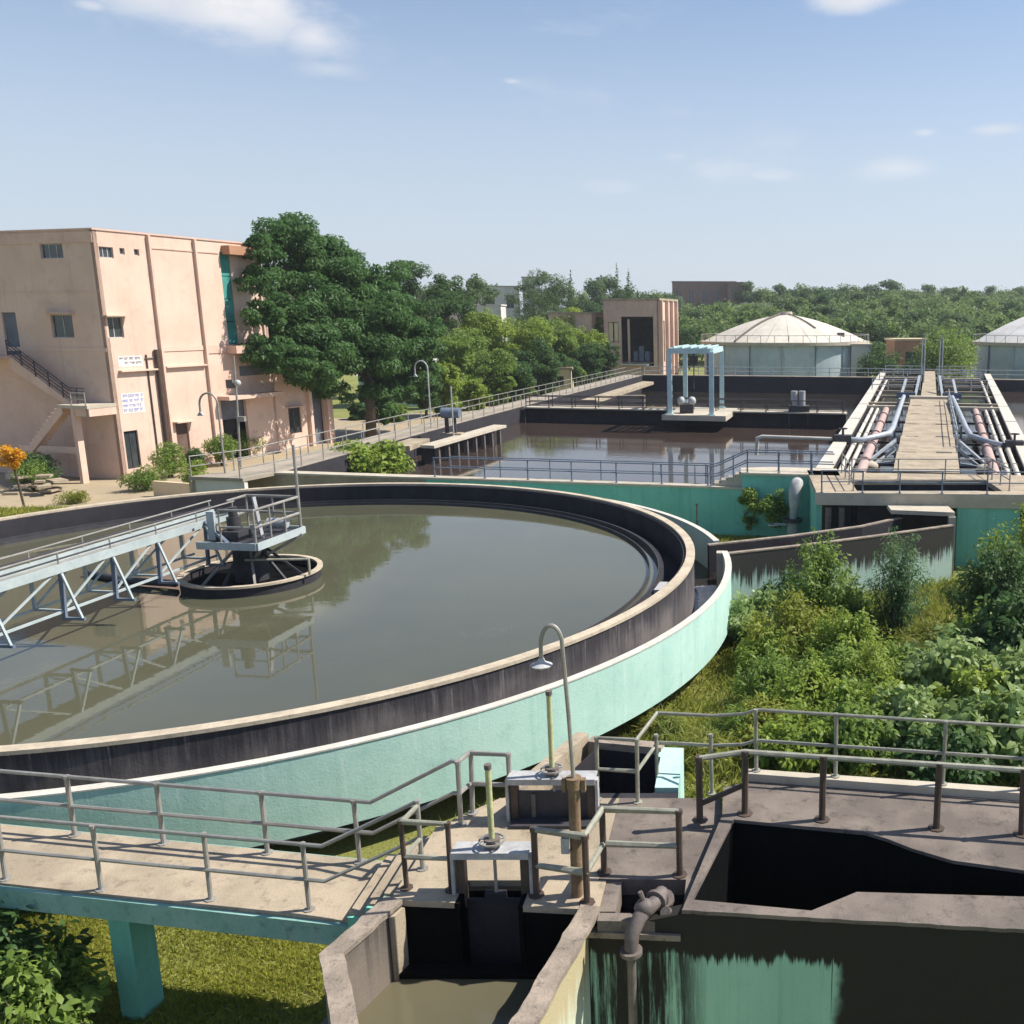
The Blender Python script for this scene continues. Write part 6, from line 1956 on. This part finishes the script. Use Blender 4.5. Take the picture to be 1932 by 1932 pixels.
bush('glossy bright green bush at the near left corner of the brown basin', -22.2, 56.6, 2.3, 2.75, 'leaf_bright', 5200, .34, 308, aspect=.5)
bush('dark plants under the outside stair', -42.6, 57.0, 1.6, 1.9, 'leaf_dark', 2400, .2, 309, 'plants', 'plants')
bush('green plant behind the yellow flower clump', -41.8, 55.5, 1.2, 1.7, 'leaf_mid', 1600, .18, 310, 'plants', 'plants')
bush('dry grass clump by the far rim of the round tank', -36.8, 51.6, .9, .7, 'grass_tall', 900, .25, 311, 'weeds', 'weeds', .14)
bush('creeper hanging over the steps of the teal basin wall', 0.35, 43.2, .7, 2.4, 'leaf_mid', 2200, .13, 312, 'creeper', 'creeper', .6, trunk=False)
bush('leafy vine over the end of the teal basin wall', 1.5, 42.75, .75, 3.0, 'leaf_mid', 1800, .12, 313, 'creeper', 'creeper', .6, trunk=False)
bush('dark shrub between the cream domed tank and the cream hut', 20.6, 143, 3.4, 6.6, 'leaf_dark', 4200, .4, 314)
bush('wide dark tree right of the cream hut', 29.8, 141, 5.6, 8.6, 'leaf_mid', 7500, .42, 315, 'small_tree', 'tree', nb=26)
bush('dark low shrub under the wide dark tree', 25.6, 138, 3.4, 4.4, 'leaf_dark', 3500, .4, 316)
bush('shrub before the wall of the second domed tank', 42.5, 136, 3.0, 4.0, 'leaf_mid', 3000, .4, 317)

# thicket on the right
thk = [  # u, v (foot), height, radius, material, leaf size, count, aspect, label
    (1545, 1205, 3.6, 1.15, 'leaf_mid', .17, 3600, .34, 'tall loose shrub against the streaked channel wall'),
    (1690, 1205, 3.7, 1.0, 'leaf_blue', .15, 3400, .22, 'tall dark feathery shrub right of the loose one'),
    (1430, 1215, 2.2, 1.1, 'leaf_pale', .20, 2800, .5, 'pale leaved shrub at the curved end of the mint trough'),
    (1500, 1255, 2.5, 1.5, 'leaf_yellow', .15, 4200, .4, 'yellow green shrub in the middle of the thicket'),
    (1600, 1285, 2.4, 1.3, 'leaf_bright', .15, 3600, .4, 'yellowish bush right of the yellow green shrub'),
    (1870, 1200, 3.3, 1.35, 'leaf_dark', .18, 3600, .4, 'dark shrub in front of the teal block'),
    (1935, 1130, 3.4, 1.8, 'leaf_bright', .18, 3600, .4, 'bright shrub at the right edge by the teal block'),
    (1645, 1330, 2.0, 1.1, 'leaf_bright', .14, 3600, .25, 'blue green bush in the middle of the thicket'),
    (1455, 1335, 1.7, 1.0, 'leaf_mid', .15, 3000, .3, 'fine leaved bush beside the grassy strip'),
    (1540, 1370, 1.9, 1.2, 'leaf_bright', .16, 3600, .45, 'light bush behind the rail of the right deck'),
    (1395, 1405, 1.1, .7, 'leaf_mid', .22, 1800, .12, 'tufted grassy bush at the corner of the rail'),
    (1800, 1345, 2.4, 1.4, 'leaf_pale', .25, 3000, .58, 'big leaved pale shrub behind the right deck'),
    (1900, 1290, 2.9, 1.6, 'leaf_dark', .26, 3000, .55, 'dark big leaved shrub at the right edge'),
    (1720, 1420, 1.9, 1.1, 'leaf_pale', .24, 2600, .55, 'pale bush close behind the rail of the right deck'),
    (1880, 1440, 2.1, 1.3, 'leaf_pale', .26, 2600, .6, 'large pale leaves crowding the rail at the right edge'),
    (1610, 1440, 1.7, 1.0, 'leaf_mid', .17, 3200, .45, 'mid green bush touching the kerb of the right deck'),
    (1500, 1450, 1.5, .9, 'leaf_bright', .16, 2800, .45, 'bright bush touching the left end of the kerb'),
    (1790, 1480, 1.5, 1.0, 'leaf_dark', .2, 2600, .5, 'dark bush in the shade behind the kerb'),
    (1950, 1380, 2.5, 1.4, 'leaf_pale', .24, 3000, .58, 'pale big leaved shrub cut by the right edge'),
    (1760, 1240, 1.2, 1.2, 'grass_tall', .3, 2600, .09, 'yellow tall grass between the dark shrubs'),
    (1480, 1160, 1.4, .9, 'leaf_dark', .16, 2000, .4, 'low dark bush under the streaked wall'),
    (1620, 1190, 1.5, 1.0, 'leaf_mid', .16, 2200, .4, 'low bush between the two tall shrubs'),
    (1450, 1275, 1.6, 1.0, 'leaf_bright', .15, 2400, .35, 'light bush left of the yellow green shrub'),
    (1575, 1335, 1.9, 1.1, 'leaf_mid', .16, 2600, .4, 'green bush before the yellowish bush'),
    (1695, 1300, 1.5, .9, 'leaf_mid', .16, 2200, .4, 'green bush left of the big leaved pale shrub'),
    (1860, 1250, 2.0, 1.0, 'leaf_bright', .18, 2400, .45, 'light bush below the dark shrub by the teal block'),
    (1660, 1390, 1.8, 1.0, 'leaf_bright', .17, 2400, .45, 'yellow green bush before the blue green bush'),
    (1440, 1400, 1.4, .9, 'leaf_yellow', .16, 2200, .3, 'yellowish bush near the bend of the rail'),
    (1850, 1400, 2.1, 1.1, 'leaf_bright', .22, 2600, .55, 'bright big leaved bush between the pale ones'),
    (1330, 1440, .9, .7, 'grass_tall', .3, 1500, .08, 'tuft of tall grass beside the outlet chamber'),
    (1250, 1385, .7, .7, 'grass_tall', .28, 1300, .08, 'tuft of tall grass under the mint trough'),
]
for i, (u, v, h, r, m, s, n, asp, lb) in enumerate(thk):
    p = gp(u, v)
    stem_shrub(lb, p.x, p.y, r * 1.15, h * (1.0 if v < 1215 else .84), m, int(n * 1.9), s * .95, 400 + i, aspect=asp, stems=46)
stem_shrub('dark big leaved shrub under the footbridge at the left edge', -10.9, 11.75, 1.6, 2.05, 'leaf_dark', 6500, .16, 450, aspect=.5, stems=60)
stem_shrub('dark leafy shrub in the lower left corner', -9.9, 11.3, 1.15, 1.6, 'leaf_mid', 4600, .15, 451, aspect=.5, stems=50)


# grass: nobody could count it
def grass(name, label, poly, n, hmin, hmax, wd, mat, seed, clump=.0):
    rng = np.random.default_rng(seed)
    P = np.array(poly)
    lo_, hi_ = P.min(0), P.max(0)
    pts = np.zeros((0, 2))
    while len(pts) < n:
        q = lo_ + rng.random((n * 2, 2)) * (hi_ - lo_)
        ins_ = np.zeros(len(q), bool)
        j = len(P) - 1
        for i in range(len(P)):
            c = ((P[i, 1] > q[:, 1]) != (P[j, 1] > q[:, 1])) & (q[:, 0] < (P[j, 0] - P[i, 0]) * (q[:, 1] - P[i, 1]) / (P[j, 1] - P[i, 1] + 1e-12) + P[i, 0])
            ins_ ^= c
            j = i
        q = q[ins_]
        dens = .5 + .5 * np.sin(q[:, 0] * 1.7 + np.sin(q[:, 1] * 1.3) * 2) * np.sin(q[:, 1] * 1.1 + q[:, 0] * .4)
        q = q[rng.random(len(q)) < .35 + .65 * dens]
        pts = np.concatenate([pts, q])
    pts = pts[:n]
    a = rng.random(n) * 6.283
    h = hmin + (hmax - hmin) * rng.random(n) ** 1.5
    ln = rng.normal(size=(n, 2)) * .45 * h[:, None]
    wv = np.stack([np.cos(a), np.sin(a)], 1) * wd
    z = np.zeros((n, 1))
    v0 = np.concatenate([pts - wv, z], 1)
    v1 = np.concatenate([pts + wv, z], 1)
    v2 = np.concatenate([pts + ln * .4 + wv * .6, (h * .6)[:, None]], 1)
    v3 = np.concatenate([pts + ln, h[:, None]], 1)
    V = np.stack([v0, v1, v2, v3], 1).reshape(-1, 3)
    i = np.arange(n)[:, None] * 4
    F = np.concatenate([i + np.array([[0, 1, 2]]), i + np.array([[0, 2, 3]])], 1).reshape(-1, 3)
    o = bpy.data.objects.new(name, np_mesh(name, V, F, mat))
    COL.objects.link(o)
    return props(o, label, 'grass', kind='stuff')


grass('grass', 'short yellow green grass under the footbridge', [(-14, 10.5), (-4.9, 10.5), (-4.6, 13), (-2, 14), (-2, 15.6), (-14, 15.6)], 90000, .03, .12, .010, 'grass', 61)
grass('grass', 'rough grass round the foot of the thicket', [(-5.5, 15.2), (-.9, 13.2), (6, 13.5), (14, 16), (15, 36), (8.6, 36), (-.2, 31), (-1.4, 25), (-3.6, 20), (-6, 17.2)], 75000, .08, .42, .014, 'grass_tall', 62)
grass('grass', 'grass strip along the foot of the teal basin wall', [(-3, 33.5), (4, 37), (3, 43), (-4, 43.8)], 12000, .06, .25, .02, 'grass', 63)
grass('grass', 'grass patches along the far rim of the round tank', [(-45, 49.5), (-36, 50), (-30, 46), (-30, 44.5), (-37, 48), (-45, 47)], 9000, .08, .3, .03, 'grass', 64)

# ================================================================== AIR
hz = MB()
hz.box(-3050, 3050, -100, 4550, -3, 75)
hzm = bpy.data.materials.new('haze_air')
hzm.use_nodes = True
hn = hzm.node_tree
for nd in list(hn.nodes):
    if nd.type != 'OUTPUT_MATERIAL':
        hn.nodes.remove(nd)
pv_ = hn.nodes.new('ShaderNodeVolumePrincipled')
pv_.inputs['Color'].default_value = (0.86, 0.92, 1.0, 1)
pv_.inputs['Density'].default_value = 0.00024
pv_.inputs['Anisotropy'].default_value = 0.2
hn.links.new(pv_.outputs[0], hn.nodes['Material Output'].inputs['Volume'])
M['haze_air'] = hzm
props(hz.build('haze', 'haze_air'), kind='stuff', label='thin pale haze in the air over the works and the woods')
